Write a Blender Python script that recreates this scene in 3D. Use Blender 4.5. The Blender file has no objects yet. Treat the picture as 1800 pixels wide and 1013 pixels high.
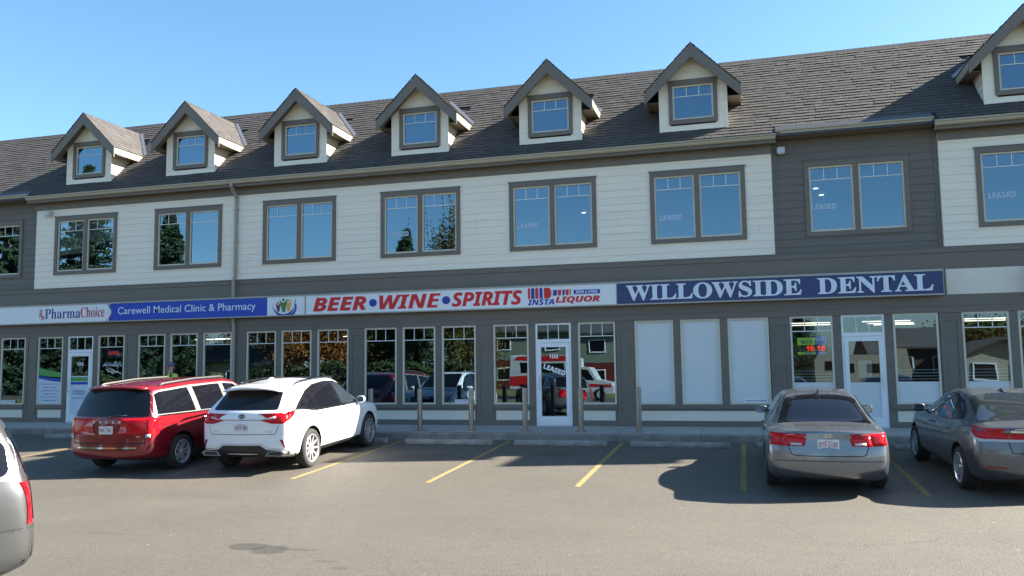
import bpy, bmesh, math, random
import numpy as np
from mathutils import Vector, Matrix
from mathutils.bvhtree import BVHTree
R = math.radians
SC = bpy.context.scene
COL = SC.collection

# ---------------------------------------------------------------- camera, sky, sun, exposure
CAM_Z, CAM_D = 1.66, 22.2                      # eye above the pavement, metres in front of the shop front
YAW, PITCH, ROLL, FPX = R(15.676), R(5.353), R(-0.773), 1448.77
_f = Vector((-math.sin(YAW)*math.cos(PITCH), math.cos(YAW)*math.cos(PITCH), math.sin(PITCH)))
_r = Vector((math.cos(YAW), math.sin(YAW), 0)); _u = _r.cross(_f)
_r2 = _r*math.cos(ROLL) + _u*math.sin(ROLL); _u2 = _u*math.cos(ROLL) - _r*math.sin(ROLL)
cam = bpy.data.cameras.new('camera'); cam_o = bpy.data.objects.new('camera', cam); COL.objects.link(cam_o)
cam.sensor_fit = 'HORIZONTAL'; cam.sensor_width = 36.0; cam.lens = 36.0*FPX/1800
cam.clip_start = 0.1; cam.clip_end = 3000
M3 = Matrix((_r2, _u2, -_f)).transposed()
cam_o.matrix_world = Matrix.Translation((0, -CAM_D, CAM_Z)) @ M3.to_4x4()
SC.camera = cam_o

SUN_V = Vector((1.478, 0.533, 1.0)).normalized()          # direction towards the sun
ELEV = math.asin(SUN_V.z); AZ = math.atan2(SUN_V.x, SUN_V.y)
w = bpy.data.worlds.new('World'); SC.world = w; w.use_nodes = True
nt = w.node_tree; bg = nt.nodes['Background']
sky = nt.nodes.new('ShaderNodeTexSky'); sky.sky_type = 'NISHITA'; sky.sun_disc = False
sky.sun_elevation = ELEV; sky.sun_rotation = AZ
sky.altitude = 650; sky.air_density = 1.0; sky.dust_density = 1.2; sky.ozone_density = 3.5
shs = nt.nodes.new('ShaderNodeHueSaturation'); shs.inputs['Saturation'].default_value = 1.08; shs.inputs['Value'].default_value = 1.16; shs.inputs['Hue'].default_value = .490
nt.links.new(sky.outputs[0], shs.inputs['Color']); nt.links.new(shs.outputs[0], bg.inputs[0]); bg.inputs[1].default_value = 0.051
sl = bpy.data.lights.new('sun', 'SUN'); sl.energy = 5.0; sl.angle = R(0.5); sl.color = (1.0, 0.93, 0.82)
so = bpy.data.objects.new('sun', sl); COL.objects.link(so)
so.rotation_euler = SUN_V.to_track_quat('Z', 'Y').to_euler()
SC.view_settings.view_transform = 'Standard'; SC.view_settings.look = 'None'
SC.view_settings.exposure = 2.33; SC.view_settings.gamma = 1; SC.view_settings.use_curve_mapping = False
SC.cycles.max_bounces = 8; SC.cycles.transparent_max_bounces = 24; SC.cycles.glossy_bounces = 4
SC.cycles.caustics_reflective = False; SC.cycles.caustics_refractive = False
SC.cycles.use_denoising = True

# ---------------------------------------------------------------- materials
def hexc(r, g, b):                              # sRGB 0-255 to linear
    f = lambda c: (c/255/12.92) if c/255 <= .04045 else ((c/255+.055)/1.055)**2.4
    return (f(r), f(g), f(b))
MATS = {}
def mat(name, col, rough=.6, metal=0., spec=.5, coat=0., noise=0., nscale=6., bump=0., bscale=40., island=0.,
        emit=None, estr=1., stretch=None, flake=0.):
    if name in MATS: return MATS[name]
    m = bpy.data.materials.new(name); m.use_nodes = True; n = m.node_tree.nodes; l = m.node_tree.links
    p = n['Principled BSDF']
    p.inputs['Base Color'].default_value = (*col, 1); p.inputs['Roughness'].default_value = rough
    p.inputs['Metallic'].default_value = metal; p.inputs['Specular IOR Level'].default_value = spec
    p.inputs['Coat Weight'].default_value = coat; p.inputs['Coat Roughness'].default_value = .04
    if emit: p.inputs['Emission Color'].default_value = (*emit, 1); p.inputs['Emission Strength'].default_value = estr
    tc = n.new('ShaderNodeTexCoord'); mp = n.new('ShaderNodeMapping'); l.new(tc.outputs['Object'], mp.inputs[0])
    if stretch: mp.inputs['Scale'].default_value = stretch
    src = None
    if noise or island:
        hs = n.new('ShaderNodeHueSaturation'); hs.inputs['Color'].default_value = (*col, 1)
        val = n.new('ShaderNodeMath'); val.operation = 'ADD'; val.inputs[0].default_value = 1.; val.inputs[1].default_value = 0.
        last = None
        if noise:
            t = n.new('ShaderNodeTexNoise'); t.inputs['Scale'].default_value = nscale; t.inputs['Detail'].default_value = 6
            t.inputs['Roughness'].default_value = .65
            l.new(mp.outputs[0], t.inputs[0])
            mr = n.new('ShaderNodeMapRange'); mr.inputs[1].default_value = .3; mr.inputs[2].default_value = .7
            mr.inputs[3].default_value = 1-noise; mr.inputs[4].default_value = 1+noise
            l.new(t.outputs[0], mr.inputs[0]); last = mr.outputs[0]
        if island:
            g = n.new('ShaderNodeNewGeometry'); mi = n.new('ShaderNodeMapRange')
            mi.inputs[3].default_value = 1-island; mi.inputs[4].default_value = 1+island
            l.new(g.outputs['Random Per Island'], mi.inputs[0])
            if last:
                mu = n.new('ShaderNodeMath'); mu.operation = 'MULTIPLY'; l.new(last, mu.inputs[0]); l.new(mi.outputs[0], mu.inputs[1]); last = mu.outputs[0]
            else: last = mi.outputs[0]
        l.new(last, hs.inputs['Value']); l.new(hs.outputs[0], p.inputs['Base Color'])
    if bump:
        t2 = n.new('ShaderNodeTexNoise'); t2.inputs['Scale'].default_value = bscale; t2.inputs['Detail'].default_value = 5
        l.new(mp.outputs[0], t2.inputs[0]); b = n.new('ShaderNodeBump'); b.inputs['Strength'].default_value = bump
        b.inputs['Distance'].default_value = .02; l.new(t2.outputs[0], b.inputs['Height']); l.new(b.outputs[0], p.inputs['Normal'])
    MATS[name] = m
    return m
def glass_mat(name, refl=.3, tint=(.75, .8, .82), wav=.0):
    """window glass: part mirror, part see-through; the mirror share grows towards grazing angles"""
    if name in MATS: return MATS[name]
    m = bpy.data.materials.new(name); m.use_nodes = True; n = m.node_tree.nodes; l = m.node_tree.links
    n.remove(n['Principled BSDF']); out = n['Material Output']
    tr = n.new('ShaderNodeBsdfTransparent'); tr.inputs[0].default_value = (*tint, 1)
    gl = n.new('ShaderNodeBsdfGlossy'); gl.inputs['Roughness'].default_value = 0.0; gl.inputs[0].default_value = (.58, .82, 1, 1)
    lw = n.new('ShaderNodeLayerWeight'); lw.inputs[0].default_value = .25
    mr = n.new('ShaderNodeMapRange'); mr.inputs[3].default_value = refl; mr.inputs[4].default_value = 1.0
    l.new(lw.outputs['Fresnel'], mr.inputs[0])
    if wav:
        tc = n.new('ShaderNodeTexCoord'); t = n.new('ShaderNodeTexNoise'); t.inputs['Scale'].default_value = 1.1; t.inputs['Detail'].default_value = 1
        b = n.new('ShaderNodeBump'); b.inputs['Strength'].default_value = wav; b.inputs['Distance'].default_value = .05
        l.new(tc.outputs['Object'], t.inputs[0]); l.new(t.outputs[0], b.inputs['Height']); l.new(b.outputs[0], gl.inputs['Normal'])
    mx = n.new('ShaderNodeMixShader'); l.new(mr.outputs[0], mx.inputs[0]); l.new(tr.outputs[0], mx.inputs[1]); l.new(gl.outputs[0], mx.inputs[2])
    l.new(mx.outputs[0], out.inputs[0]); MATS[name] = m
    return m

# ---------------------------------------------------------------- mesh helpers
class MB:
    def __init__(s): s.v = []; s.f = []; s.m = []
    def add(s, vs, fs, mi=0):
        o = len(s.v); s.v += [tuple(v) for v in vs]; s.f += [tuple(i+o for i in f) for f in fs]; s.m += [mi]*len(fs); return s
    def box(s, x0, x1, y0, y1, z0, z1, mi=0):
        if x0 > x1: x0, x1 = x1, x0
        if y0 > y1: y0, y1 = y1, y0
        if z0 > z1: z0, z1 = z1, z0
        return s.add([(x0,y0,z0),(x1,y0,z0),(x1,y1,z0),(x0,y1,z0),(x0,y0,z1),(x1,y0,z1),(x1,y1,z1),(x0,y1,z1)],
            [(0,3,2,1),(4,5,6,7),(0,1,5,4),(1,2,6,5),(2,3,7,6),(3,0,4,7)], mi)
    def quad(s, a, b, c, d, mi=0): return s.add([a, b, c, d], [(0,1,2,3)], mi)
    def prism(s, poly, d0, d1, plane='xz', mi=0):
        """2D polygon extruded along the third axis"""
        n = len(poly); ar = sum(poly[i][0]*poly[(i+1)%n][1]-poly[(i+1)%n][0]*poly[i][1] for i in range(n))
        if ar < 0: poly = poly[::-1]
        P = {'xz': lambda a,b,d: (a,d,b), 'xy': lambda a,b,d: (a,b,d), 'yz': lambda a,b,d: (d,a,b)}[plane]
        vs = [P(a,b,d0) for a,b in poly] + [P(a,b,d1) for a,b in poly]
        fs = [tuple(range(n)), tuple(range(2*n-1, n-1, -1))] + [(i, i+n, (i+1)%n+n, (i+1)%n) for i in range(n)]
        return s.add(vs, fs, mi)
    def tube(s, pts, r, n=8, caps=True, mi=0):
        pts = [Vector(p) for p in pts]; rs = r if isinstance(r, (list, tuple)) else [r]*len(pts)
        vs = []; fs = []; up = Vector((0,0,1)); prev = None
        for i, p in enumerate(pts):
            d = (pts[min(i+1,len(pts)-1)]-pts[max(i-1,0)]).normalized()
            a = d.cross(up) if abs(d.z) < .95 else d.cross(Vector((1,0,0)))
            if prev is not None:
                a = prev - d*prev.dot(d)
            a.normalize(); prev = a; b = d.cross(a)
            for k in range(n):
                t = 2*math.pi*k/n; vs.append(p + (a*math.cos(t)+b*math.sin(t))*rs[i])
        for i in range(len(pts)-1):
            for k in range(n): fs.append((i*n+k, i*n+(k+1)%n, (i+1)*n+(k+1)%n, (i+1)*n+k))
        if caps: fs.append(tuple(range(n-1,-1,-1))); fs.append(tuple(range((len(pts)-1)*n, len(pts)*n)))
        return s.add(vs, fs, mi)
    def lathe(s, prof, n=24, axis='z', c=(0,0,0), mi=0, closed=False):
        vs = []; fs = []
        for i in range(n):
            t = 2*math.pi*i/n; ct, st = math.cos(t), math.sin(t)
            for r, h in prof:
                v = {'z': (r*ct, r*st, h), 'x': (h, r*ct, r*st), 'y': (r*st, h, r*ct)}[axis]
                vs.append((v[0]+c[0], v[1]+c[1], v[2]+c[2]))
        m = len(prof)
        for i in range(n):
            for k in range(m if closed else m-1):
                fs.append((i*m+k, ((i+1)%n)*m+k, ((i+1)%n)*m+(k+1)%m, i*m+(k+1)%m))
        return s.add(vs, fs, mi)
    def build(s, name, mats, parent=None, smooth=False, loc=None, fixn=False):
        me = bpy.data.meshes.new(name); me.from_pydata(s.v, [], s.f)
        for x in (mats if isinstance(mats, (list, tuple)) else [mats]): me.materials.append(x)
        for p, mi in zip(me.polygons, s.m): p.material_index = mi; p.use_smooth = smooth
        if fixn:
            b = bmesh.new(); b.from_mesh(me); bmesh.ops.recalc_face_normals(b, faces=b.faces); b.to_mesh(me); b.free()
        me.update()
        o = bpy.data.objects.new(name, me); COL.objects.link(o)
        if parent: o.parent = parent
        if loc: o.location = loc
        return o
def tag(o, label=None, cat=None, group=None, kind=None):
    if label: o['label'] = label
    if cat: o['category'] = cat
    if group: o['group'] = group
    if kind: o['kind'] = kind
    return o
def thing(name, label, cat, loc=(0,0,0), rot=(0,0,0), group=None):
    o = bpy.data.objects.new(name, None); COL.objects.link(o); o.empty_display_size = .2
    o.location = loc; o.rotation_euler = rot
    return tag(o, label, cat, group)
def copy_tree(o, parent=None):
    c = o.copy(); COL.objects.link(c); c.parent = parent
    for ch in list(o.children): copy_tree(ch, c)
    return c
def mesh_obj(name, me, m, parent=None):
    o = bpy.data.objects.new(name, me); COL.objects.link(o)
    if m: me.materials.clear(); me.materials.append(m)
    if parent: o.parent = parent
    return o
def alpha(t, style):
    """bold serif / bold sans / bold italic sans / bold script letters of the built-in font"""
    up, lo, dg = {'serif': (0x1D400, 0x1D41A, 0x1D7CE), 'sans': (0x1D5D4, 0x1D5EE, 0x1D7EC), 'ital': (0x1D63C, 0x1D656, 0x1D7EC),
                  'script': (0x1D4D0, 0x1D4EA, 0x1D7CE)}[style]
    r = ''
    for ch in t:
        if 'A' <= ch <= 'Z': r += chr(up+ord(ch)-65)
        elif 'a' <= ch <= 'z': r += chr(lo+ord(ch)-97)
        elif '0' <= ch <= '9': r += chr(dg+ord(ch)-48)
        else: r += ch
    return r
def text_geo(body, style=None, offset=0.):
    c = bpy.data.curves.new('lettering', 'FONT'); c.body = alpha(body, style) if style else body; c.size = 1; c.offset = offset; c.resolution_u = 4
    o = bpy.data.objects.new('lettering', c); COL.objects.link(o)
    dg = bpy.context.evaluated_depsgraph_get(); me = bpy.data.meshes.new_from_object(o.evaluated_get(dg))
    vs = [tuple(v.co) for v in me.vertices]; fs = [tuple(p.vertices) for p in me.polygons]
    bpy.data.objects.remove(o); bpy.data.curves.remove(c); bpy.data.meshes.remove(me)
    return vs, fs
def text_fit(mb, body, x0, x1, z0, z1, y, style=None, offset=0., mi=0, shear=0., rot=0., maxw=None, axis='front'):
    """letters stretched into the rectangle x0..x1, z0..z1 on the plane y, facing -y"""
    vs, fs = text_geo(body, style, offset)
    xs = [v[0] for v in vs]; zs = [v[1] for v in vs]
    a, b, c, d = min(xs), max(xs), min(zs), max(zs)
    sx = (x1-x0)/(b-a); sz = (z1-z0)/(d-c)
    cx, cz = (x0+x1)/2, (z0+z1)/2; out = []
    for v in vs:
        X = x0+(v[0]-a)*sx + shear*((v[1]-c)*sz-(z1-z0)/2); Z = z0+(v[1]-c)*sz
        if rot: dx, dz = X-cx, Z-cz; X = cx+dx*math.cos(rot)-dz*math.sin(rot); Z = cz+dx*math.sin(rot)+dz*math.cos(rot)
        out.append((X, y, Z))
    mb.add(out, fs, mi); return mb
# ---------------------------------------------------------------- parking lot
def gz(y):                                      # lot surface: falls away from the kerb, levels out towards the drive
    ys = [-400, -14, -10, 0]; zs = [-.66, -.66, -.57, -.12]
    return float(np.interp(y, ys, zs)) 
SLOPE = .044
# ---------------------------------------------------------------- vehicles
def interp(tab, y): 
    return float(np.interp(y, [t[0] for t in tab], [t[1] for t in tab]))
COLS = [-1, -.72, -.36, 0, .36, .72, 1]
class Car:
    """local frame: x to the right, y forward, z up; origin on the ground under the middle"""
    def __init__(s, name, label, cat, loc, rotz, sp, scale=1.08, pitch=SLOPE, group=None):
        s.t = thing(name, label, cat, loc, (math.atan(pitch)*math.cos(rotz), -math.atan(pitch)*math.sin(rotz), rotz), group); s.sc = sp.get('scale', scale); s.t.scale = (s.sc,)*3
        s.sp = sp; s.paint = sp['paint']; s.body()
    def body(s):
        sp = s.sp; ys = sp['ys']; N = len(ys); rows = 7; P = {}
        y0, y1 = ys[0], ys[-1]
        for j, y in enumerate(ys):
            H = interp(sp['hw'], y); belt = interp(sp['belt'], y); top = interp(sp['top'], y); zu = interp(sp['under'], y)
            G = max(0., top-belt); k = min(1, G/.32); k = k*k*(3-2*k)
            hb = H*interp(sp.get('beltw', [(0, .93)]), y); hr = interp(sp['roofw'], y)
            z6 = belt + G*(.6*(1-k)+.93*k); h6 = hb*.84*(1-k)+hr*k
            z5 = belt+(z6-belt)*.5; h5 = (hb+h6)/2 + .018*k
            rr = [(zu, H*.84), (zu+.11, H*.965), (zu+.11+(belt-.12-zu-.11)*.5, H), (belt-.12, H*interp(sp.get('shw', [(0, .985)]), y)), (belt, hb), (z5, h5), (z6, h6)]
            for r, (z, h) in enumerate(rr):
                fr = max(0, 1-(y-y0)/sp['rfade']); ff = max(0, 1-(y1-y)/sp['ffade'])
                dy = interp(sp['rear'], z)*fr - interp(sp['front'], z)*ff
                for c, cf in enumerate(COLS):
                    if 0 < r < rows-1 and 0 < j < N-1 and abs(cf) < 1: continue
                    zz = z; 
                    if r == rows-1: zz = z+(top-z)*(1-cf*cf)
                    bow = sp['rbow']*(cf*cf)*max(0, 1-(y-y0)/.3) - sp['fbow']*(cf*cf)*max(0, 1-(y1-y)/.5)
                    P[(j, r, c)] = (h*cf, y+dy+bow, zz)
        bm = bmesh.new(); V = {k: bm.verts.new(p) for k, p in P.items()}
        cr = bm.edges.layers.float.new('crease_edge'); C = len(COLS)
        def q(a, b, c, d): bm.faces.new([V[a], V[b], V[c], V[d]])
        for j in range(N-1):
            for c in range(C-1):
                q((j,0,c), (j+1,0,c), (j+1,0,c+1), (j,0,c+1)); q((j,rows-1,c), (j,rows-1,c+1), (j+1,rows-1,c+1), (j+1,rows-1,c))
            for r in range(rows-1):
                q((j,r,0), (j,r+1,0), (j+1,r+1,0), (j+1,r,0)); q((j,r,C-1), (j+1,r,C-1), (j+1,r+1,C-1), (j,r+1,C-1))
        for r in range(rows-1):
            for c in range(C-1):
                q((0,r,c), (0,r,c+1), (0,r+1,c+1), (0,r+1,c)); q((N-1,r,c), (N-1,r+1,c), (N-1,r+1,c+1), (N-1,r,c+1))
        bmesh.ops.recalc_face_normals(bm, faces=bm.faces)
        for r, val in sp.get('crease', {}).items():
            for side in (0, C-1):
                for j in range(N-1):
                    e = bm.edges.get((V[(j,r,side)], V[(j+1,r,side)]))
                    if e: e[cr] = val
            for c in range(C-1):
                e = bm.edges.get((V[(0,r,c)], V[(0,r,c+1)]))
                if e: e[cr] = val
        me = bpy.data.meshes.new('body'); bm.to_mesh(me); bm.free()
        black = mat('wheel well', (.012,.012,.013), .9)
        o = bpy.data.objects.new('body', me); COL.objects.link(o); me.materials.append(s.paint); me.materials.append(black)
        sm = o.modifiers.new('s', 'SUBSURF'); sm.levels = 3; sm.render_levels = 3
        dg = bpy.context.evaluated_depsgraph_get(); me0 = bpy.data.meshes.new_from_object(o.evaluated_get(dg))
        b0 = bmesh.new(); b0.from_mesh(me0); s.bvh = BVHTree.FromBMesh(b0); b0.free()
        # wheel arches cut out of the shell
        cut = MB()
        for (wy) in (sp['axr'], sp['axf']):
            for sd in (-1, 1):
                xa, xb = sd*(sp['track']/2-.20), sd*(sp['W']/2+.3)
                n = 40; ra = sp['wr']+.065; zc = sp['wr']
                ring = [(wy+ra*math.cos(2*math.pi*i/n), zc+ra*math.sin(2*math.pi*i/n)) for i in range(n)]
                cut.prism(ring, min(xa,xb), max(xa,xb), 'yz', 1)
        co = cut.build('cutter', [s.paint, black], fixn=True)
        bo = o.modifiers.new('b', 'BOOLEAN'); bo.operation = 'DIFFERENCE'; bo.object = co; bo.solver = 'EXACT'
        try: bo.material_mode = 'INDEX'
        except Exception: pass
        dg = bpy.context.evaluated_depsgraph_get(); me2 = bpy.data.meshes.new_from_object(o.evaluated_get(dg))
        o.modifiers.clear(); o.data = me2; bpy.data.objects.remove(co)
        for p in me2.polygons: p.use_smooth = True
        try: me2.set_sharp_from_angle(angle=R(38))
        except Exception: pass
        o.parent = s.t; s.bo = o
    def cast(s, a, b, side):
        if side in ('L', 'R'):
            sg = -1 if side == 'L' else 1; org, d = Vector((sg*3, a, b)), Vector((-sg, 0, 0))
        elif side == 'B': org, d = Vector((a, -6, b)), Vector((0, 1, 0))
        elif side == 'F': org, d = Vector((a, 6, b)), Vector((0, -1, 0))
        else: org, d = Vector((a, b, 5)), Vector((0, 0, -1))
        h = s.bvh.ray_cast(org, d)
        if h[0] is None:
            q = s.bvh.find_nearest(org + d*(2.1 if side in 'LR' else 3.7)); return q[0], q[1]
        n = h[1]
        if n.dot(d) > 0: n = -n
        return h[0], n
    def patch(s, name, poly, side, m, off=.006, step=.07, parent=None, rnd=0., smooth=True, mb=None, mi=0, mirror=False):
        """an outline laid on the shell as a raised pane of its own thickness"""
        own = mb is None
        if own: mb = MB()
        if rnd: poly = round_poly(poly, rnd)
        for sg in ((1, -1) if mirror else (1,)):
            pl = poly; sd = side
            if mirror and sg < 0:
                if side in 'LR': sd = 'L' if side == 'R' else 'R'
                else: pl = [(-a, b) for a, b in poly]
            bm = bmesh.new(); f = bm.faces.new([bm.verts.new((a, b, 0)) for a, b in pl])
            us = [p[0] for p in pl]; vs_ = [p[1] for p in pl]
            for ax, lo, hi in ((0, min(us), max(us)), (1, min(vs_), max(vs_))):
                n = int((hi-lo)/step)+1
                for i in range(1, n):
                    t = lo+(hi-lo)*i/n; co = [0,0,0]; co[ax] = t; no = [0,0,0]; no[ax] = 1
                    bmesh.ops.bisect_plane(bm, geom=bm.verts[:]+bm.edges[:]+bm.faces[:], plane_co=co, plane_no=no)
            bm.verts.index_update(); top = []; low = []
            for v in bm.verts:
                p, n = s.cast(v.co.x, v.co.y, sd); top.append(p+n*off); low.append(p-n*.012)
            k = len(top); fs = []; fl = (sd in ('R', 'B'))
            for fc in bm.faces:
                ids = [v.index for v in fc.verts]; a = [top[i] for i in ids]
                nn = (a[1]-a[0]).cross(a[2]-a[0]); ctr = sum(a, Vector())/len(a)
                _, n = s.cast(fc.calc_center_median().x, fc.calc_center_median().y, sd)
                if nn.dot(n) < 0: ids = ids[::-1]
                fs.append(tuple(ids))
            for e in bm.edges:
                if len(e.link_faces) == 1: i, j = e.verts[0].index, e.verts[1].index; fs.append((i, j, j+k, i+k))
            bm.free(); mb.add(top+low, fs, mi)
        if own:
            o = mb.build(name, m, parent or s.t, smooth)
            try: o.data.set_sharp_from_angle(angle=R(40))
            except Exception: pass
            return o
    def line(s, mb, pts, side, wd=.007, off=.0015, mi=0, mirror=False):
        """a thin seam or strip along a path on the shell"""
        for sg in ((1, -1) if mirror else (1,)):
            sd = side; pp = pts
            if sg < 0:
                if side in 'LR': sd = 'L' if side == 'R' else 'R'
                else: pp = [(-a, b) for a, b in pts]
            for (a, b), (c, d) in zip(pp[:-1], pp[1:]):
                L = math.hypot(c-a, d-b); n = max(1, int(L/.05)); nx, nz = -(d-b)/L*wd/2, (c-a)/L*wd/2
                ring = []
                for i in range(n+1):
                    t = i/n; u, v = a+(c-a)*t, b+(d-b)*t
                    for e in (1, -1):
                        p, nn = s.cast(u+nx*e, v+nz*e, sd); ring.append(p+nn*off)
                mb.add(ring, [(2*i, 2*i+1, 2*i+3, 2*i+2) for i in range(n)], mi)
    def wheels(s, style, rim_m, rr=.72):
        sp = s.sp; wr = sp['wr']; wd = .225; tm = mat('tyre rubber', (.026,.025,.024), .85, bump=.15, bscale=60)
        dk = mat('dark hub and brake', (.02,.02,.021), .7)  # near-black hub and brake disc behind the spokes
        proto = None
        for wy in (sp['axr'], sp['axf']):
            for sd in (-1, 1):
                if proto: w_ = copy_tree(proto, s.t)
                else:
                    ri = wr*rr
                    h = MB(); h.lathe([(0, .03), (ri*.96, .03), (ri*.96, -.09), (0, -.09)], 28, 'x'); w_ = h.build('wheel', dk, s.t, True)
                    t = MB(); a = wd/2
                    t.lathe([(ri*.97, a-.02), (ri*1.0, a-.002), (ri+(wr-ri)*.55, a+.006), (wr-.02, a-.012), (wr-.004, a-.035), (wr, a-.06), (wr, 0), (wr, -a+.06), (wr-.012, -a+.02), (ri+(wr-ri)*.5, -a), (ri*.97, -a+.02)], 40, 'x', closed=True)
                    for k in range(60):      # tread blocks
                        an = 2*math.pi*k/60
                    t.build('tyre', tm, w_, True)
                    rm = MB(); rm.lathe([(ri*.98, a-.03), (ri*1.005, a-.002), (ri*.97, a+.004), (ri*.91, a-.006), (ri*.89, a-.05), (ri*.93, -.02)], 40, 'x')
                    ns, pairs = style
                    for k in range(ns):
                        for pr in ((-1, 1) if pairs else (0,)):
                            an = 2*math.pi*k/ns; w0, w1 = (.020, .016) if pairs else (.034, .026)
                            o0, o1 = pr*.016, pr*(.050 if pairs == 1 else .085)
                            pts = [(.03, o0-w0), (ri*.93, o1-w1), (ri*.93, o1+w1), (.03, o0+w0)]
                            ct, st = math.cos(an), math.sin(an); vs = []
                            for xx in (a-.016, a-.05):
                                for i, (u, v) in enumerate(pts):
                                    dx = 0 if (u > .1) else -.016
                                    vs.append((xx+dx, u*ct-v*st, u*st+v*ct))
                            rm.add(vs, [(0,1,2,3), (7,6,5,4), (0,4,5,1), (1,5,6,2), (2,6,7,3), (3,7,4,0)])
                    rm.lathe([(0, a-.012), (.034, a-.012), (.044, a-.02), (.044, a-.05)], 18, 'x')
                    ro = rm.build('rim', rim_m, w_, False, fixn=True); proto = w_
                w_.location = (sd*(sp['track']/2), wy, wr); w_.rotation_euler = (R(random.uniform(0, 70)), 0, 0 if sd > 0 else math.pi)
    def box_part(s, name, m, x0, x1, y0, y1, z0, z1, parent=None, bev=.01, mirror=False):
        for sg in ((1, -1) if mirror else (1,)):
            me = bpy.data.meshes.new(name); bm = bmesh.new()
            mbx = MB().box(*(sorted((x0*sg, x1*sg))), y0, y1, z0, z1); tmp = bpy.data.meshes.new('t'); tmp.from_pydata(mbx.v, [], mbx.f); bm.from_mesh(tmp)
            bmesh.ops.bevel(bm, geom=bm.edges[:], offset=bev, segments=2, affect='EDGES'); bm.to_mesh(me); bm.free(); bpy.data.meshes.remove(tmp)
            for p in me.polygons: p.use_smooth = True
            mesh_obj(name, me, m, parent or s.t)
    def mirrors(s, y, z, paint, glass, x=.93, w=.20, h=.15):
        for sd in (-1, 1):
            mb = MB(); n = 14
            for k, (dy, sc) in enumerate(((-.07, .93), (-.045, 1.0), (.0, .95), (.045, .72), (.075, .35))): pass
            prof = [(-.06, .94), (-.045, 1.0), (0, .96), (.05, .74), (.08, .38)]
            vs = []; fs = []
            for dy, sc in prof:
                for i in range(n):
                    t = 2*math.pi*i/n; cx, cz = math.cos(t), math.sin(t)
                    ex = math.copysign(abs(cx)**.65, cx)*w/2*sc; ez = math.copysign(abs(cz)**.65, cz)*h/2*sc
                    vs.append((sd*(x+w/2)+ex, y+dy+(ex*sd)*-.15, z+ez))
            for a in range(len(prof)-1):
                for i in range(n): fs.append((a*n+i, a*n+(i+1)%n, (a+1)*n+(i+1)%n, (a+1)*n+i))
            fs.append(tuple(range(n-1,-1,-1))); fs.append(tuple(range((len(prof)-1)*n, len(prof)*n)))
            mb.add(vs, fs)
            mb.tube([(sd*(x-.12), y+.03, z-.05), (sd*(x+.06), y+.01, z-.04)], .022, 8)
            mo = mb.build('door_mirror', paint, s.t, True, fixn=True)
            g = MB(); g.add([(v[0], v[1]-.004, v[2]) for v in [((a[0]-sd*(x+w/2))*.88+sd*(x+w/2), a[1], (a[2]-z)*.88+z) for a in vs[:n]]], [tuple(range(n-1,-1,-1))])
            g.build('mirror_glass', glass, mo)
    def plate(s, zc, text, y_off=.012, xw=.152, xc=0., tilt=0., col=(.7,.7,.72), tcol=(.28,.05,.08)):
        p, n = s.cast(xc, zc, 'B'); y = p.y - y_off; h = .152
        pm = mat('plate enamel', col, .4); mb = MB()
        mb.prism(round_poly([(xc-xw, zc-h/2), (xc+xw, zc-h/2), (xc+xw, zc+h/2), (xc-xw, zc+h/2)], .015), y, y+.03, 'xz')
        o = mb.build('license_plate', pm, s.t, fixn=True)
        tb = MB()
        if text: text_fit(tb, text, xc-xw*.86, xc+xw*.86, zc-h*.26, zc+h*.24, y-.002, offset=.012)
        text_fit(tb, 'Alberta', xc-xw*.4, xc+xw*.4, zc+h*.28, zc+h*.43, y-.002, 'script')
        tb.build('plate_lettering', mat('plate ink', tcol, .5), o)
        return o
def round_poly(poly, r, seg=5):
    out = []; n = len(poly)
    for i in range(n):
        p = Vector((*poly[i],)); a = Vector((*poly[i-1],)); b = Vector((*poly[(i+1) % n],))
        da, db = (a-p), (b-p); rr = min(r, da.length*.45, db.length*.45)
        if rr < 1e-4: out.append(tuple(p)); continue
        s, e = p+da.normalized()*rr, p+db.normalized()*rr
        for k in range(seg+1):
            t = k/seg; q = s*(1-t)**2 + p*2*t*(1-t) + e*t*t; out.append((q.x, q.y))
    return out
def place(xr, yr):                              # point on the lot
    return (xr, yr, gz(yr))

tint = mat('tinted car glass', (.005,.0055,.008), .03, spec=.4)
cabin = mat('car glass', (.02,.026,.03), .02, spec=.6, coat=.3)
blackp = mat('black plastic', (.02,.02,.022), .5)
gloss_black = mat('gloss black', (.008,.008,.009), .12)
chrome = mat('chrome', (.75,.75,.76), .12, 1.0)
silver = mat('silver alloy', (.52,.53,.54), .34, .45)
redl = mat('red tail lens', (.50,.004,.010), .16, spec=.35)
redd = mat('dark red lens', (.16,.004,.01), .12, coat=.6)
clearl = mat('clear lens', (.50,.51,.53), .15)
seam_m = mat('seam', (.01,.01,.011), .8)
mirr = mat('mirror glass', (.32,.34,.36), .03, 1.)
CS = 1.08
def car_at(axle_x, axle_y, rot, axr, CS=CS):           # origin of a car whose rear axle stands at (axle_x, axle_y)
    ox, oy = axle_x - (-math.sin(rot))*axr*CS, axle_y - math.cos(rot)*axr*CS
    return (ox, oy, gz(axle_y) + SLOPE*(oy-axle_y))
def arc(cx, cz, r, a0, a1, n=10): return [(cx+r*math.cos(R(a0+(a1-a0)*i/n)), cz+r*math.sin(R(a0+(a1-a0)*i/n))) for i in range(n+1)]

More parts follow.
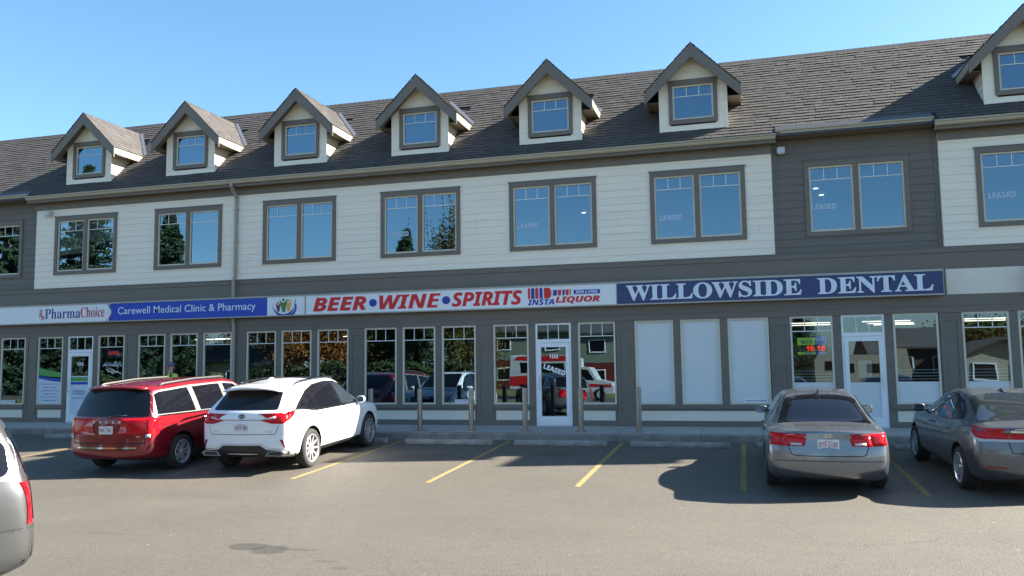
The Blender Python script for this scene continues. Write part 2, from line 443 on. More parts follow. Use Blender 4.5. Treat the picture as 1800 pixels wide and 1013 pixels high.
def suv(name, label, axle, rot, paint, dark=False, group=None, crossover=True):
    sp = dict(paint=paint, W=1.895, wr=.372, track=1.66, axr=-1.415, axf=1.375, rfade=1.7, ffade=.9, rbow=.10, fbow=.25,
        ys=[-2.445,-2.38,-2.2,-1.9,-1.5,-1.1,-.7,-.3,.05,.35,.62,.9,1.1,1.3,1.65,2.0,2.25,2.38,2.445],
        top=[(-2.445,1.565),(-1.9,1.625),(-1.1,1.675),(-.4,1.705),(.05,1.685),(.35,1.64),(1.18,1.11),(1.3,1.09),(1.65,1.06),(2.0,1.0),(2.3,.9),(2.445,.80)],
        belt=[(-2.445,1.15),(-1.5,1.12),(-.4,1.04),(.9,1.0),(1.3,1.0),(2.0,.93),(2.3,.83),(2.445,.72)],
        under=[(-2.445,.36),(-2.1,.25),(1.9,.22),(2.445,.27)],
        hw=[(-2.445,.83),(-2.38,.885),(-2.2,.925),(-1.5,.948),(0,.93),(1.3,.945),(2.0,.91),(2.25,.85),(2.38,.76),(2.445,.66)],
        beltw=[(-2.4,.94),(-1.5,.925),(1.,.945)], shw=[(-2.4,.99),(0,.985)],
        roofw=[(-2.445,.585),(-1.,.635),(.35,.62),(1.2,.66)],
        rear=[(.25,.14),(.36,.07),(.5,.01),(.64,0),(.72,.04),(.9,.06),(1.10,.05),(1.17,.11),(1.33,.28),(1.54,.52),(1.7,.56)],
        front=[(.2,.12),(.4,.02),(.6,0),(.8,.06),(1.0,.2)], crease={4: .35, 3: .15, 1: .3})
    c = Car(name, label, 'suv', car_at(*axle, rot, sp['axr']), rot, sp, group=group)
    c.patch('rear_window', [(-.67,1.185),(.67,1.185),(.60,1.48),(.52,1.53),(-.52,1.53),(-.60,1.48)], 'B', tint, rnd=.05, off=.004)
    c.patch('windshield', [(-.62,1.16),(.62,1.16),(.55,1.58),(-.55,1.58)], 'F', tint, rnd=.05)
    # roof spoiler over the glass
    m = MB(); n = 10
    for i in range(n):
        pass
    xs = [-.60+1.2*i/n for i in range(n+1)]; vs = []
    for x in xs:
        k = (x/.6)**2; vs += [(x, -1.55, 1.662-.05*k), (x, -1.86, 1.640-.06*k), (x, -2.12+.07*k, 1.585-.06*k), (x, -2.11+.07*k, 1.562-.06*k), (x, -1.82, 1.57-.06*k), (x, -1.55, 1.60-.05*k)]
    fs = [(i*6+a, i*6+(a+1) % 6, i*6+6+(a+1) % 6, i*6+6+a) for i in range(n) for a in range(6)] + [tuple(range(6)), tuple(range(n*6+5, n*6-1, -1))]
    m.add(vs, fs); m.build('spoiler', paint, c.t, True, fixn=True)
    # side glass: a black surround with panes and a bright lower edge
    for sd in 'RL':
        dlo = [(1.03,1.055),(.80,1.23),(.42,1.49),(.15,1.575),(-.3,1.605),(-.85,1.575),(-1.25,1.48),(-1.75,1.26),(-1.93,1.165),(-1.6,1.15),(-1.32,1.11),(-1.1,1.085),(-.6,1.075),(.3,1.06)]
        so_ = c.patch('window_surround', dlo, sd, gloss_black, off=.003, rnd=.03)
        c.patch('side_window', [(.90,1.085),(.70,1.25),(.42,1.445),(.17,1.535),(-.04,1.55),(.12,1.09)], sd, cabin if not dark else tint, off=.006, rnd=.02, parent=so_)
        c.patch('side_window', [(.03,1.095),(-.13,1.553),(-.5,1.565),(-.86,1.535),(-1.02,1.49),(-.98,1.115),(-.6,1.10)], sd, tint, off=.006, rnd=.02, parent=so_)
        c.patch('side_window', [(-1.06,1.125),(-1.10,1.455),(-1.3,1.40),(-1.62,1.25),(-1.72,1.19),(-1.4,1.15)], sd, tint, off=.006, rnd=.015, parent=so_)
        mb = MB(); c.line(mb, [(1.03,1.048),(.3,1.05),(-.6,1.064),(-1.1,1.074),(-1.34,1.10),(-1.6,1.14),(-1.95,1.16)], sd, .018, .007); mb.build('window_trim', chrome, c.t, True)
        mb = MB()
        for pts in ([(.98,1.04),(1.0,.8),(.96,.5),(.86,.3)], [(-.02,1.06),(0,.8),(-.03,.3)], [(-1.08,1.07),(-1.1,.86),(-1.0,.74),(-.9,.5),(-.86,.3)]): c.line(mb, pts, sd, .008, .0015)
        mb.build('door_seam', seam_m, c.t)
        c.patch('sill_trim', [(-.98,.20),(.94,.20),(.98,.33),(-1.0,.35)], sd, blackp, off=.008, rnd=.03)
        for yy in (-.74, .28):
            sg = 1 if sd == 'R' else -1; p, nn = c.cast(yy, .965, sd); h = MB(); h.tube([(p.x-.005*sg, yy-.11, .965), (p.x+.035*sg, yy-.085, .968), (p.x+.04*sg, yy+.06, .968), (p.x-.005*sg, yy+.09, .965)], [.012,.016,.016,.012], 8); h.build('door_handle', paint, c.t, True)
    # rear lamps wrap round the corners
    for sg, sd in ((1, 'R'), (-1, 'L')):
        f = lambda pl: [(a*sg, b) for a, b in pl]
        mb = MB(); c.patch('', f([(.38,1.000),(.56,1.065),(.72,1.105),(.86,1.120),(.885,1.005),(.80,0.935),(.60,0.940)]), 'B', None, off=.010, mb=mb)
        c.patch('', [(-2.34,1.120),(-2.14,1.145),(-1.93,1.160),(-2.05,1.075),(-2.2,1.005),(-2.34,0.975)], sd, None, off=.010, mb=mb)
        lo = mb.build('tail_light', redl, c.t, True)
        mb = MB(); c.patch('', f([(.42,1.008),(.56,1.05),(.66,1.075),(.67,1.045),(.58,1.02)]), 'B', None, off=.014, mb=mb); mb.build('reverse_lens', clearl, lo, True)
        c.patch('reflector', f([(.745,0.645),(.80,0.645),(.835,0.505),(.815,0.500)]), 'B', redd, off=.006)
        mb = MB(); mb.prism(f([(.46,0.345),(.53,0.435),(.80,0.445),(.855,0.400),(.80,0.345)]), -2.36, -2.20, 'xz')
        ex = mb.build('exhaust_tip', mat('satin exhaust steel', (.25,.25,.255), .35, .5), c.t, fixn=True)
        mb = MB(); mb.prism(f([(.51,0.363),(.555,0.420),(.77,0.427),(.80,0.395),(.77,0.363)]), -2.366, -2.3, 'xz'); mb.build('exhaust_opening', blackp, ex, fixn=True)
    c.patch('rear_valance', [(-.78,.17),(.78,.17),(.88,.30),(.86,.43),(.50,.465),(.38,.545),(-.38,.545),(-.50,.465),(-.86,.43),(-.88,.30)], 'B', blackp, off=.006, rnd=.02)
    mb = MB(); c.line(mb, [(-.86,0.470),(-.52,0.485),(-.40,0.570),(.40,0.570),(.52,0.485),(.86,0.470)], 'B', .013, .012); mb.build('valance_trim', silver, c.t, True)
    mb = MB(); c.line(mb, [(-.72,0.905),(-.66,0.745),(.66,0.745),(.72,0.905)], 'B', .010, .0015); c.line(mb, [(-.40,1.010),(.40,1.010)], 'B', .010, .0015); mb.build('hatch_seam', seam_m, c.t)
    c.plate(.87, 'XXY 081')
    p, _ = c.cast(0, 1.07, 'B'); mb = MB(); n = 24
    ring = [(math.cos(2*math.pi*i/n), math.sin(2*math.pi*i/n)) for i in range(n)]
    mb.add([(a*.062, p.y-.012, 1.075+b*.043) for a, b in ring]+[(a*.050, p.y-.012, 1.075+b*.032) for a, b in ring]+[(a*.062, p.y+.02, 1.075+b*.043) for a, b in ring], [(i, (i+1)%n, n+(i+1)%n, n+i) for i in range(n)]+[(i, 2*n+i, 2*n+(i+1)%n, (i+1)%n) for i in range(n)])
    mb.prism([(.008,1.105),(.020,1.105),(-.006,1.065),(.040,1.065),(.030,1.054),(-.030,1.054)], p.y-.013, p.y, 'xz')
    mb.build('badge', gloss_black, c.t, fixn=True)
    mb = MB(); text_fit(mb, 'AWD', -.60, -.50, .785, .815, c.cast(.55,.75,'B')[0].y-.014, offset=.01); text_fit(mb, 'RX 350', .48, .62, .785, .815, c.cast(.55,.75,'B')[0].y-.014, offset=.01); mb.build('lettering', chrome, c.t)
    c.patch('sunroof', [(-.46,-.62),(.46,-.62),(.46,.28),(-.46,.28)], 'T', tint, rnd=.06, off=.003)
    for sd in (-1, 1):
        mb = MB(); mb.tube([(sd*.60,-1.45,1.62),(sd*.60,-1.35,1.655),(sd*.60,-.6,1.685),(sd*.585,.1,1.67),(sd*.58,.22,1.64)], [.014,.018,.018,.018,.014], 8); mb.build('roof_rail', gloss_black if not dark else blackp, c.t, True)
    mb = MB(); mb.prism([(-1.42,1.68),(-1.30,1.735),(-1.26,1.735),(-1.20,1.685)], -.022, .022, 'yz'); mb.build('antenna_fin', paint, c.t, fixn=True)
    c.patch('hood_grille', [(-.42,.38),(.42,.38),(.36,.62),(.44,.85),(-.44,.85),(-.36,.62)], 'F', gloss_black)
    for sg in (1, -1): c.patch('headlight', [(a*sg, b) for a, b in [(.48,.70),(.52,.80),(.84,.87),(.80,.72)]], 'F', clearl, off=.01)
    c.mirrors(.88, 1.12, paint, mirr, x=.87)
    c.wheels((10, 2), mat('machined alloy', (.42,.42,.43), .32, .5))
    return c

def minivan(name, label, axle, rot, paint):
    sp = dict(scale=1.06, paint=paint, W=2.0, wr=.345, track=1.72, axr=-1.50, axf=1.58, rfade=1.6, ffade=1.0, rbow=.13, fbow=.3,
        ys=[-2.575,-2.50,-2.3,-2.0,-1.5,-1.0,-.5,0,.45,.75,1.05,1.4,1.72,1.95,2.2,2.4,2.52,2.575],
        top=[(-2.575,1.68),(-2.2,1.72),(-1.0,1.76),(0,1.755),(.45,1.73),(.75,1.66),(1.72,1.13),(1.95,1.08),(2.2,1.02),(2.4,.94),(2.575,.78)],
        belt=[(-2.575,1.06),(-1.5,1.05),(0,1.02),(1.4,1.0),(1.95,.97),(2.4,.86),(2.575,.68)],
        under=[(-2.575,.33),(-2.2,.24),(2.0,.2),(2.575,.26)],
        hw=[(-2.575,.895),(-2.5,.94),(-2.3,.97),(-1.5,.985),(0,.985),(1.5,.985),(2.1,.93),(2.4,.82),(2.52,.72),(2.575,.62)],
        beltw=[(-2.5,.985),(0,.97)], shw=[(0,.995)], roofw=[(-2.575,.735),(-1.5,.755),(.45,.74),(1.7,.70)],
        rear=[(.24,.10),(.34,.04),(.48,0),(.58,.0),(.64,.055),(.95,.07),(1.08,.10),(1.4,.22),(1.63,.33),(1.74,.42)],
        front=[(.2,.1),(.45,0),(.7,.08),(1.0,.3)], crease={4: .2, 3: .1, 6: .25, 1: .3})
    c = Car(name, label, 'minivan', car_at(*axle, rot, sp['axr'], 1.06), rot, sp)
    c.patch('rear_window', [(-.845,1.125),(.845,1.125),(.765,1.45),(.685,1.635),(-.685,1.635),(-.765,1.45)], 'B', tint, rnd=.06, off=.005)
    c.patch('windshield', [(-.72,1.18),(.72,1.18),(.64,1.62),(-.64,1.62)], 'F', tint, rnd=.05)
    pil = mat('satin grey pillar', (.22,.215,.205), .4, .3)
    for sd in 'RL':
        c.patch('window_surround', [(1.42,1.06),(.86,1.45),(.62,1.585),(.2,1.635),(-1.0,1.64),(-2.0,1.60),(-2.22,1.55),(-2.30,1.13),(-1.0,1.09)], sd, pil, off=.003, rnd=.05)
        for pl in ([(-2.20,1.15),(-2.13,1.53),(-2.0,1.565),(-1.12,1.60),(-1.02,1.115)], [(-.86,1.11),(-.96,1.60),(-.2,1.605),(.0,1.60),(.07,1.09)], [(.22,1.085),(.14,1.60),(.55,1.56),(.82,1.43),(1.28,1.08)]):
            c.patch('side_window', pl, sd, tint, off=.007, rnd=.03)
        mb = MB(); c.line(mb, [(1.42,1.05),(-1.0,1.085),(-2.31,1.125)], sd, .022, .009); mb.build('window_trim', chrome, c.t, True)
        mb = MB()
        for pts in ([(1.22,1.05),(1.24,.7),(1.1,.3)], [(.13,1.08),(.12,.3)], [(-.92,1.10),(-.95,.8),(-.88,.3)], [(-2.3,.90),(-.95,.90)]): c.line(mb, pts, sd, .008, .0015)
        mb.build('door_seam', seam_m, c.t)
        for yy in (-.76, .30):
            sg = 1 if sd == 'R' else -1; p, nn = c.cast(yy, .965, sd); h = MB(); h.tube([(p.x-.005*sg, yy-.11, .965), (p.x+.035*sg, yy-.085, .968), (p.x+.04*sg, yy+.06, .968), (p.x-.005*sg, yy+.09, .965)], [.012,.016,.016,.012], 8); h.build('door_handle', chrome, c.t, True)
    for sg, sd in ((1, 'R'), (-1, 'L')):
        f = lambda pl: [(a*sg, b) for a, b in pl]
        mb = MB(); c.patch('', f([(.80,.74),(.80,.90),(.825,1.085),(.945,1.085),(.965,.74)]), 'B', None, off=.012, mb=mb)
        c.patch('', [(-2.50,.78),(-2.46,1.085),(-2.28,1.10),(-2.33,.92),(-2.42,.78)], sd, None, off=.012, mb=mb)
        lo = mb.build('tail_light', redl, c.t, True)
        mb = MB(); c.patch('', f([(.81,.725),(.81,.785),(.90,.79),(.90,.73)]), 'B', None, off=.016, mb=mb); mb.build('reverse_lens', clearl, lo, True)
    mb = MB(); c.line(mb, [(-.66,.535),(.66,.535)], 'B', .03, .012); mb.build('bumper_strip', chrome, c.t, True)
    mb = MB(); c.line(mb, [(-.80,.62),(.80,.62)], 'B', .02, .002); c.line(mb, [(-.79,.62),(-.79,1.08)], 'B', .01, .002); c.line(mb, [(.79,.62),(.79,1.08)], 'B', .01, .002); mb.build('hatch_seam', seam_m, c.t)
    c.patch('rear_valance', [(-.78,.26),(.78,.26),(.84,.34),(-.84,.34)], 'B', blackp, off=.004)
    c.patch('plate_recess', [(-.27,.755),(.27,.755),(.25,.975),(-.25,.975)], 'B', paint, off=.003, rnd=.03)
    c.plate(.875, 'BVL 762')
    y = c.cast(0, 1.02, 'B')[0].y-.012
    mb = MB()
    for i, ch in enumerate('DODGE'): text_fit(mb, ch, -.31+i*.145, -.255+i*.145, 1.005, 1.045, y, 'sans')
    text_fit(mb, 'SXT', .63, .72, .735, .76, c.cast(.68,.75,'B')[0].y-.012, 'sans'); mb.build('lettering', chrome, c.t)
    p = c.cast(.05, 1.13, 'B')[0]; q = c.cast(-.33, 1.17, 'B')[0]; q2 = c.cast(-.22, 1.24, 'B')[0]
    mb = MB(); mb.tube([(.05,p.y-.03,1.12),(.02,p.y-.045,1.135),(.42,c.cast(.42,1.15,'B')[0].y-.03,1.15)], .009, 6); mb.lathe([(0,-.05),(.022,-.05),(.026,0)], 12, 'y', (.05,p.y,1.12)); mb.build('wiper', blackp, c.t, True)
    for sd in (-1, 1):
        mb = MB(); mb.tube([(sd*.69,-1.85,1.68),(sd*.69,-1.75,1.715),(sd*.70,-.8,1.755),(sd*.69,.2,1.745),(sd*.68,.32,1.705)], [.016,.022,.022,.022,.016], 8); mb.build('roof_rail', mat('satin roof rail', (.10,.097,.09), .45, .3), c.t, True)
    mb = MB(); n = 8; xs = [-.66+1.32*i/n for i in range(n+1)]; vs = []
    for x in xs:
        k = (x/.66)**2; vs += [(x,-2.0,1.725-.035*k),(x,-2.3+.05*k,1.70-.04*k),(x,-2.32+.06*k,1.67-.045*k),(x,-2.0,1.66-.035*k)]
    mb.add(vs, [(i*4+a, i*4+(a+1)%4, i*4+4+(a+1)%4, i*4+4+a) for i in range(n) for a in range(4)]+[(0,1,2,3),(n*4+3,n*4+2,n*4+1,n*4)]); mb.build('spoiler', paint, c.t, True, fixn=True)
    for sg in (1, -1): c.patch('headlight', [(a*sg, b) for a, b in [(.50,.68),(.52,.82),(.84,.87),(.82,.70)]], 'F', clearl, off=.01)
    c.patch('hood_grille', [(-.42,.55),(.42,.55),(.44,.80),(-.44,.80)], 'F', gloss_black)
    c.mirrors(1.22, 1.12, paint, mirr, x=.95)
    c.wheels((5, 1), silver, .68)
    return c

def sedan(name, label, axle, rot, paint, kind):
    if kind == 'grey':
        sp = dict(scale=1.05, paint=paint, W=1.83, wr=.325, track=1.575, axr=-1.27, axf=1.46, rfade=1.0, ffade=.9, rbow=.13, fbow=.3,
            ys=[-2.4,-2.33,-2.15,-1.95,-1.72,-1.5,-1.2,-.9,-.65,-.3,.1,.4,.6,.85,1.1,1.32,1.5,1.85,2.1,2.28,2.4],
            top=[(-2.4,1.00),(-2.15,1.035),(-1.72,1.055),(-1.5,1.14),(-.9,1.385),(-.65,1.44),(-.3,1.47),(.1,1.475),(.4,1.45),(.6,1.40),(1.32,1.0),(1.5,.97),(1.85,.93),(2.1,.86),(2.28,.78),(2.4,.66)],
            belt=[(-2.4,.955),(-1.72,.985),(-.3,.945),(.9,.92),(1.5,.90),(2.1,.79),(2.4,.58)],
            under=[(-2.4,.30),(-2.1,.20),(2.0,.18),(2.4,.22)],
            hw=[(-2.4,.765),(-2.33,.83),(-2.15,.88),(-1.5,.912),(-.5,.912),(.6,.915),(1.5,.905),(1.95,.86),(2.2,.77),(2.4,.60)],
            beltw=[(-2.4,.945),(-1.7,.925),(0,.935)], shw=[(0,.985)], roofw=[(-2.4,.6),(-1.5,.57),(-.7,.565),(.3,.575),(1.3,.62)],
            rear=[(.2,.13),(.3,.055),(.44,.0),(.60,0),(.68,.035),(.72,.06),(.9,.065),(.97,.075),(1.03,.12)],
            front=[(.2,.1),(.45,0),(.7,.12)], crease={4: .4, 3: .25, 6: .15, 1: .3})
    else:
        sp = dict(paint=paint, W=1.755, wr=.318, track=1.51, axr=-1.30, axf=1.37, rfade=1.0, ffade=.9, rbow=.16, fbow=.3,
            ys=[-2.275,-2.21,-2.05,-1.85,-1.66,-1.4,-1.05,-.75,-.4,-.05,.25,.5,.75,1.05,1.3,1.5,1.75,2.0,2.15,2.275],
            top=[(-2.275,1.02),(-2.05,1.05),(-1.85,1.065),(-1.4,1.225),(-.75,1.41),(-.4,1.435),(-.05,1.43),(.25,1.39),(1.3,.985),(1.5,.94),(1.75,.89),(2.0,.81),(2.15,.73),(2.275,.62)],
            belt=[(-2.275,.965),(-1.6,.985),(-.4,.93),(.7,.89),(1.5,.87),(2.0,.76),(2.275,.56)],
            under=[(-2.275,.30),(-2.0,.19),(1.9,.17),(2.275,.2)],
            hw=[(-2.275,.72),(-2.21,.79),(-2.05,.845),(-1.4,.876),(-.3,.872),(.6,.875),(1.4,.87),(1.85,.82),(2.1,.73),(2.275,.56)],
            beltw=[(-2.4,.94),(0,.94)], shw=[(0,.985)], roofw=[(-2.275,.58),(-1.4,.56),(-.5,.56),(.3,.56),(1.3,.6)],
            rear=[(.2,.12),(.3,.05),(.44,0),(.62,0),(.72,.05),(.92,.05),(.98,.04),(1.05,.08)],
            front=[(.2,.1),(.4,0),(.7,.15)], crease={4: .35, 3: .3, 6: .15, 1: .3})
    c = Car(name, label, 'sedan', car_at(*axle, rot, sp['axr'], sp.get('scale', CS)), rot, sp)
    f_ = lambda pl, sg: [(a*sg, b) for a, b in pl]
    if kind == 'grey':
        c.patch('rear_window', [(-.70,-1.66),(.70,-1.66),(.645,-1.3),(.545,-.82),(.3,-.745),(0,-.73),(-.3,-.745),(-.545,-.82),(-.645,-1.3)], 'T', tint, rnd=.05, off=.004)
        for sg, sd in ((1, 'R'), (-1, 'L')):
            mb = MB(); c.patch('', f_([(.335,0.775),(.30,0.885),(.585,0.915),(.62,0.765)], sg), 'B', None, off=.010, mb=mb)
            c.patch('', f_([(.63,0.765),(.595,0.915),(.80,0.955),(.825,0.775)], sg), 'B', None, off=.010, mb=mb)
            c.patch('', [(-2.30,0.785),(-2.30,0.950),(-2.08,0.955),(-2.16,0.860)], sd, None, off=.010, mb=mb)
            lo = mb.build('tail_light', redl, c.t, True)
            mb = MB(); c.patch('', f_([(.375,0.782),(.37,0.815),(.53,0.818),(.53,0.782)], sg), 'B', None, off=.014, mb=mb); mb.build('reverse_lens', clearl, lo, True)
        mb = MB(); c.line(mb, [(-.66,.95),(-.585,.91),(-.56,.74),(-.52,.645),(-.47,.63),(.47,.63),(.52,.645),(.56,.74),(.585,.91),(.66,.95)], 'B', .012, .002)
        c.line(mb, [(-.82,.545),(-.4,.555),(.4,.555),(.82,.545)], 'B', .010, .002); mb.build('trunk_seam', seam_m, c.t)
        c.patch('plate_recess', [(-.34,.69),(.34,.69),(.30,.865),(-.30,.865)], 'B', paint, off=.003, rnd=.02)
        c.plate(.80, 'BTF-3185')
        y = c.cast(0, .935, 'B')[0].y-.014; mb = MB(); n = 24; ring = [(math.cos(2*math.pi*i/n), math.sin(2*math.pi*i/n)) for i in range(n)]
        mb.add([(a*.064, y, .93+b*.034) for a, b in ring]+[(a*.053, y, .93+b*.026) for a, b in ring]+[(a*.064, y+.03, .93+b*.034) for a, b in ring], [(i, (i+1)%n, n+(i+1)%n, n+i) for i in range(n)]+[(i, 2*n+i, 2*n+(i+1)%n, (i+1)%n) for i in range(n)])
        mb.prism([(-.035,.908),(-.022,.908),(-.008,.952),(-.022,.952)], y-.001, y+.02, 'xz'); mb.prism([(.022,.908),(.034,.908),(.036,.952),(.020,.952)][:4], y-.001, y+.02, 'xz'); mb.prism([(-.02,.921),(.03,.935),(.03,.945),(-.018,.933)], y-.001, y+.02, 'xz')
        mb.build('badge', chrome, c.t, fixn=True)
        mb = MB(); text_fit(mb, 'SONATA', .40, .58, .925, .948, c.cast(.5,.93,'B')[0].y-.012, 'sans'); text_fit(mb, '2.4 GLS', -.60, -.44, .93, .945, c.cast(.5,.93,'B')[0].y-.012, 'sans'); mb.build('lettering', chrome, c.t)
        dlo = [(.98,.965),(.60,1.20),(.25,1.36),(-.05,1.395),(-.5,1.375),(-.9,1.28),(-1.28,1.12),(-1.42,1.03),(-1.3,1.0)]
        panes = ([(.84,.985),(.55,1.20),(.25,1.335),(.02,1.365),(.06,.985)], [(-.02,.985),(-.06,1.365),(-.45,1.35),(-.78,1.265),(-.84,1.0)], [(-.90,1.0),(-.84,1.235),(-1.06,1.155),(-1.28,1.03)])
        mirror_y, mirror_z, mx = .78, 1.03, .82
    else:
        c.patch('rear_window', [(-.68,-1.78),(.68,-1.78),(.62,-1.3),(.55,-.86),(.3,-.80),(0,-.79),(-.3,-.80),(-.55,-.86),(-.62,-1.3)], 'T', cabin, rnd=.05, off=.004)
        for sg, sd in ((1, 'R'), (-1, 'L')):
            mb = MB(); c.patch('', f_([(.44,.84),(.43,.925),(.58,.955),(.74,.985),(.80,.96),(.79,.84)], sg), 'B', None, off=.010, mb=mb)
            c.patch('', f_([(.20,.85),(.20,.925),(.42,.925),(.43,.85)], sg), 'B', None, off=.010, mb=mb)
            c.patch('', [(-2.16,.84),(-2.14,.985),(-1.80,.995),(-1.88,.93),(-2.02,.85)], sd, None, off=.010, mb=mb)
            lo = mb.build('tail_light', redl, c.t, True)
            mb = MB(); c.patch('', f_([(.21,.815),(.21,.85),(.78,.845),(.78,.805)], sg), 'B', None, off=.013, mb=mb); c.patch('', [(-2.16,.81),(-2.16,.845),(-2.02,.855),(-1.86,.935),(-1.83,.92),(-2.0,.825)], sd, None, off=.013, mb=mb); mb.build('reverse_lens', clearl, lo, True)
            c.patch('reflector', f_([(.48,.435),(.48,.465),(.72,.47),(.72,.44)], sg), 'B', redd, off=.006)
        mb = MB(); c.line(mb, [(-.40,.955),(.40,.955)], 'B', .022, .010); mb.build('trunk_trim', chrome, c.t, True)
        mb = MB(); c.line(mb, [(-.55,.98),(-.44,.82),(-.40,.66),(.40,.66),(.44,.82),(.55,.98)], 'B', .012, .002); mb.build('trunk_seam', seam_m, c.t)
        c.plate(.76, 'CGK 440')
        mb = MB(); text_fit(mb, 'HYBRID', -.36, -.20, .978, 1.0, c.cast(.3,.985,'B')[0].y-.012, 'sans'); mb.build('lettering', chrome, c.t)
        dlo = [(1.05,.93),(.70,1.12),(.30,1.315),(.02,1.365),(-.45,1.355),(-.85,1.28),(-1.2,1.145),(-1.30,1.06),(-1.1,1.0),(-.4,.96)]
        panes = ([(.92,.95),(.84,1.0),(.82,.95)], [(.78,.955),(.72,1.08),(.30,1.29),(.05,1.335),(-.02,.965)], [(-.10,.97),(-.06,1.337),(-.45,1.325),(-.62,1.30),(-.76,1.0)], [(-.82,1.01),(-.70,1.275),(-.9,1.225),(-1.08,1.14),(-1.16,1.065),(-1.0,1.03)])
        mirror_y, mirror_z, mx = .80, 1.02, .80
        dirt = mat('road dust', (.16,.145,.12), .95)
    c.patch('windshield', [(-.60,1.06),(.60,1.06),(.52,1.38),(-.52,1.38)], 'F', tint, rnd=.05)
    for sd in 'RL':
        so_ = c.patch('window_surround', dlo, sd, gloss_black, off=.003, rnd=.03)
        for pl in panes: c.patch('side_window', pl, sd, cabin, off=.006, rnd=.012, parent=so_)
        mb = MB()
        ax = sp['axr']
        for pts in ([(.86,.93),(.92,.7),(.82,.3)], [(-.03,.96),(-.02,.6),(-.06,.25)], [(ax+.42,.98),(ax+.30,.82),(ax+.42,.6),(ax+.46,.25)]): c.line(mb, pts, sd, .008, .0015)
        mb.build('door_seam', seam_m, c.t)
        for yy in (-.72, .18):
            sg = 1 if sd == 'R' else -1; p, nn = c.cast(yy, .855, sd); h = MB(); h.tube([(p.x-.005*sg, yy-.10, .855), (p.x+.032*sg, yy-.08, .858), (p.x+.036*sg, yy+.06, .858), (p.x-.005*sg, yy+.08, .855)], [.011,.015,.015,.011], 8); h.build('door_handle', paint, c.t, True)
    if kind == 'grey':
        mb = MB(); mb.tube([(0,-.62,1.445),(0,-.70,1.475),(0,-.86,1.52)], [.022,.012,.005], 8); mb.build('antenna', blackp, c.t, True)
    else:
        mb = MB(); mb.prism([(-.78,1.40),(-.66,1.455),(-.62,1.455),(-.52,1.42)], -.022, .022, 'yz'); mb.build('antenna_fin', paint, c.t, fixn=True)
    for sg in (1, -1): c.patch('headlight', f_([(.42,.60),(.45,.70),(.76,.76),(.76,.62)], sg), 'F', clearl, off=.01)
    c.patch('hood_grille', [(-.36,.52),(.36,.52),(.38,.66),(-.38,.66)], 'F', gloss_black)
    c.mirrors(mirror_y, mirror_z, paint, mirr, x=mx, w=.20, h=.145)
    c.wheels((5, 1) if kind == 'grey' else (7, 2), silver, .70)
    return c

white_p = mat('white pearl paint', (.80,.81,.82), .25, coat=1.)
red_p = mat('cherry red paint', (.20,.004,.011), .30, .25, coat=1.)
grey_p = mat('grey metallic paint', (.19,.20,.215), .27, .75, coat=.8)
dark_p = mat('charcoal metallic paint', (.12,.123,.135), .30, .6, coat=.7, noise=.12, nscale=5)
lex = suv('parked_suv', 'white suv with a sloping tinted rear window, parked right beside the red minivan', (-9.83, -6.48), R(2.4), white_p)
van = minivan('parked_minivan', 'cherry red minivan with roof rails and silver wheels, parked left of the white suv', (-12.66, -6.95), R(1.5), red_p)
son = sedan('parked_sedan', 'grey metallic sedan seen square from behind, with red lamps and plate BTF-3185', (1.215, -7.08), R(-.5), grey_p, 'grey')
civ = sedan('parked_sedan', 'dusty charcoal sedan at the right edge showing its left side and dark alloy wheels', (4.22, -7.0), R(2.6), dark_p, 'dark')
# ---------------------------------------------------------------- the two-storey shop building
siding_w = mat('white lap siding', hexc(232,223,208), .55, noise=.045, nscale=1.6, bump=.08, bscale=30, stretch=(.25,1,3))
siding_d = mat('dark grey lap siding', hexc(104,98,92), .6, noise=.06, nscale=2.5, bump=.08, bscale=30, stretch=(.25,1,3))
trim_d = mat('dark grey trim boards', hexc(107,100,92), .55, noise=.07, nscale=3, bump=.06, bscale=25, stretch=(.3,1,1))
trim_f = mat('dark grey fascia', hexc(110,103,95), .55, noise=.05, nscale=2)
gutter_m = mat('clay gutter metal', hexc(168,160,142), .45, noise=.04, nscale=3)
gfascia = mat('clay eave fascia', hexc(152,143,124), .5, noise=.03)
frame_m = mat('almond vinyl frame', hexc(205,197,180), .45, noise=.03)
white_al = mat('white aluminium', hexc(228,230,234), .35, noise=.02)
muntin_m = mat('white grille bar', hexc(222,224,222), .5)
panel_w = mat('white base panel', hexc(220,212,198), .6, noise=.05, nscale=2)
shingle = mat('asphalt shingle', hexc(73,70,68), .93, noise=.16, nscale=14, island=.15, bump=.4, bscale=180)
flash = mat('dark flashing metal', hexc(80,79,82), .5, .3)
galv = mat('galvanised valley flashing', hexc(138,140,146), .35, .5)
spout_m = mat('downspout metal', hexc(150,145,134), .45)
glass_up = glass_mat('upper window glass', .22, (.62,.68,.70), .02)
glass_lo = glass_mat('shop window glass', .17, (.70,.74,.74), .02)
film_m = mat('frosted window film', hexc(206,211,213), .40)
blind_m = mat('roller blind', hexc(150,160,150), .8)
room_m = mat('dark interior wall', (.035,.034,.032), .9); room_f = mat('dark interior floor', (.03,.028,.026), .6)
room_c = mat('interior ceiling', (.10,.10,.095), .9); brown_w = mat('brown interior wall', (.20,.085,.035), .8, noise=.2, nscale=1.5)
black_d = mat('dark gap and shade strip', (.03,.03,.032), .9)

rnd = random.Random(5)
PB, X_L, X_R = 3.96, -30.79, 28.57
BAY0 = -22.91                                   # left edge of the six-bay white section
building = thing('shop_building', 'long two-storey grey and white shop building with a shingled roof and gabled dormers', 'building')

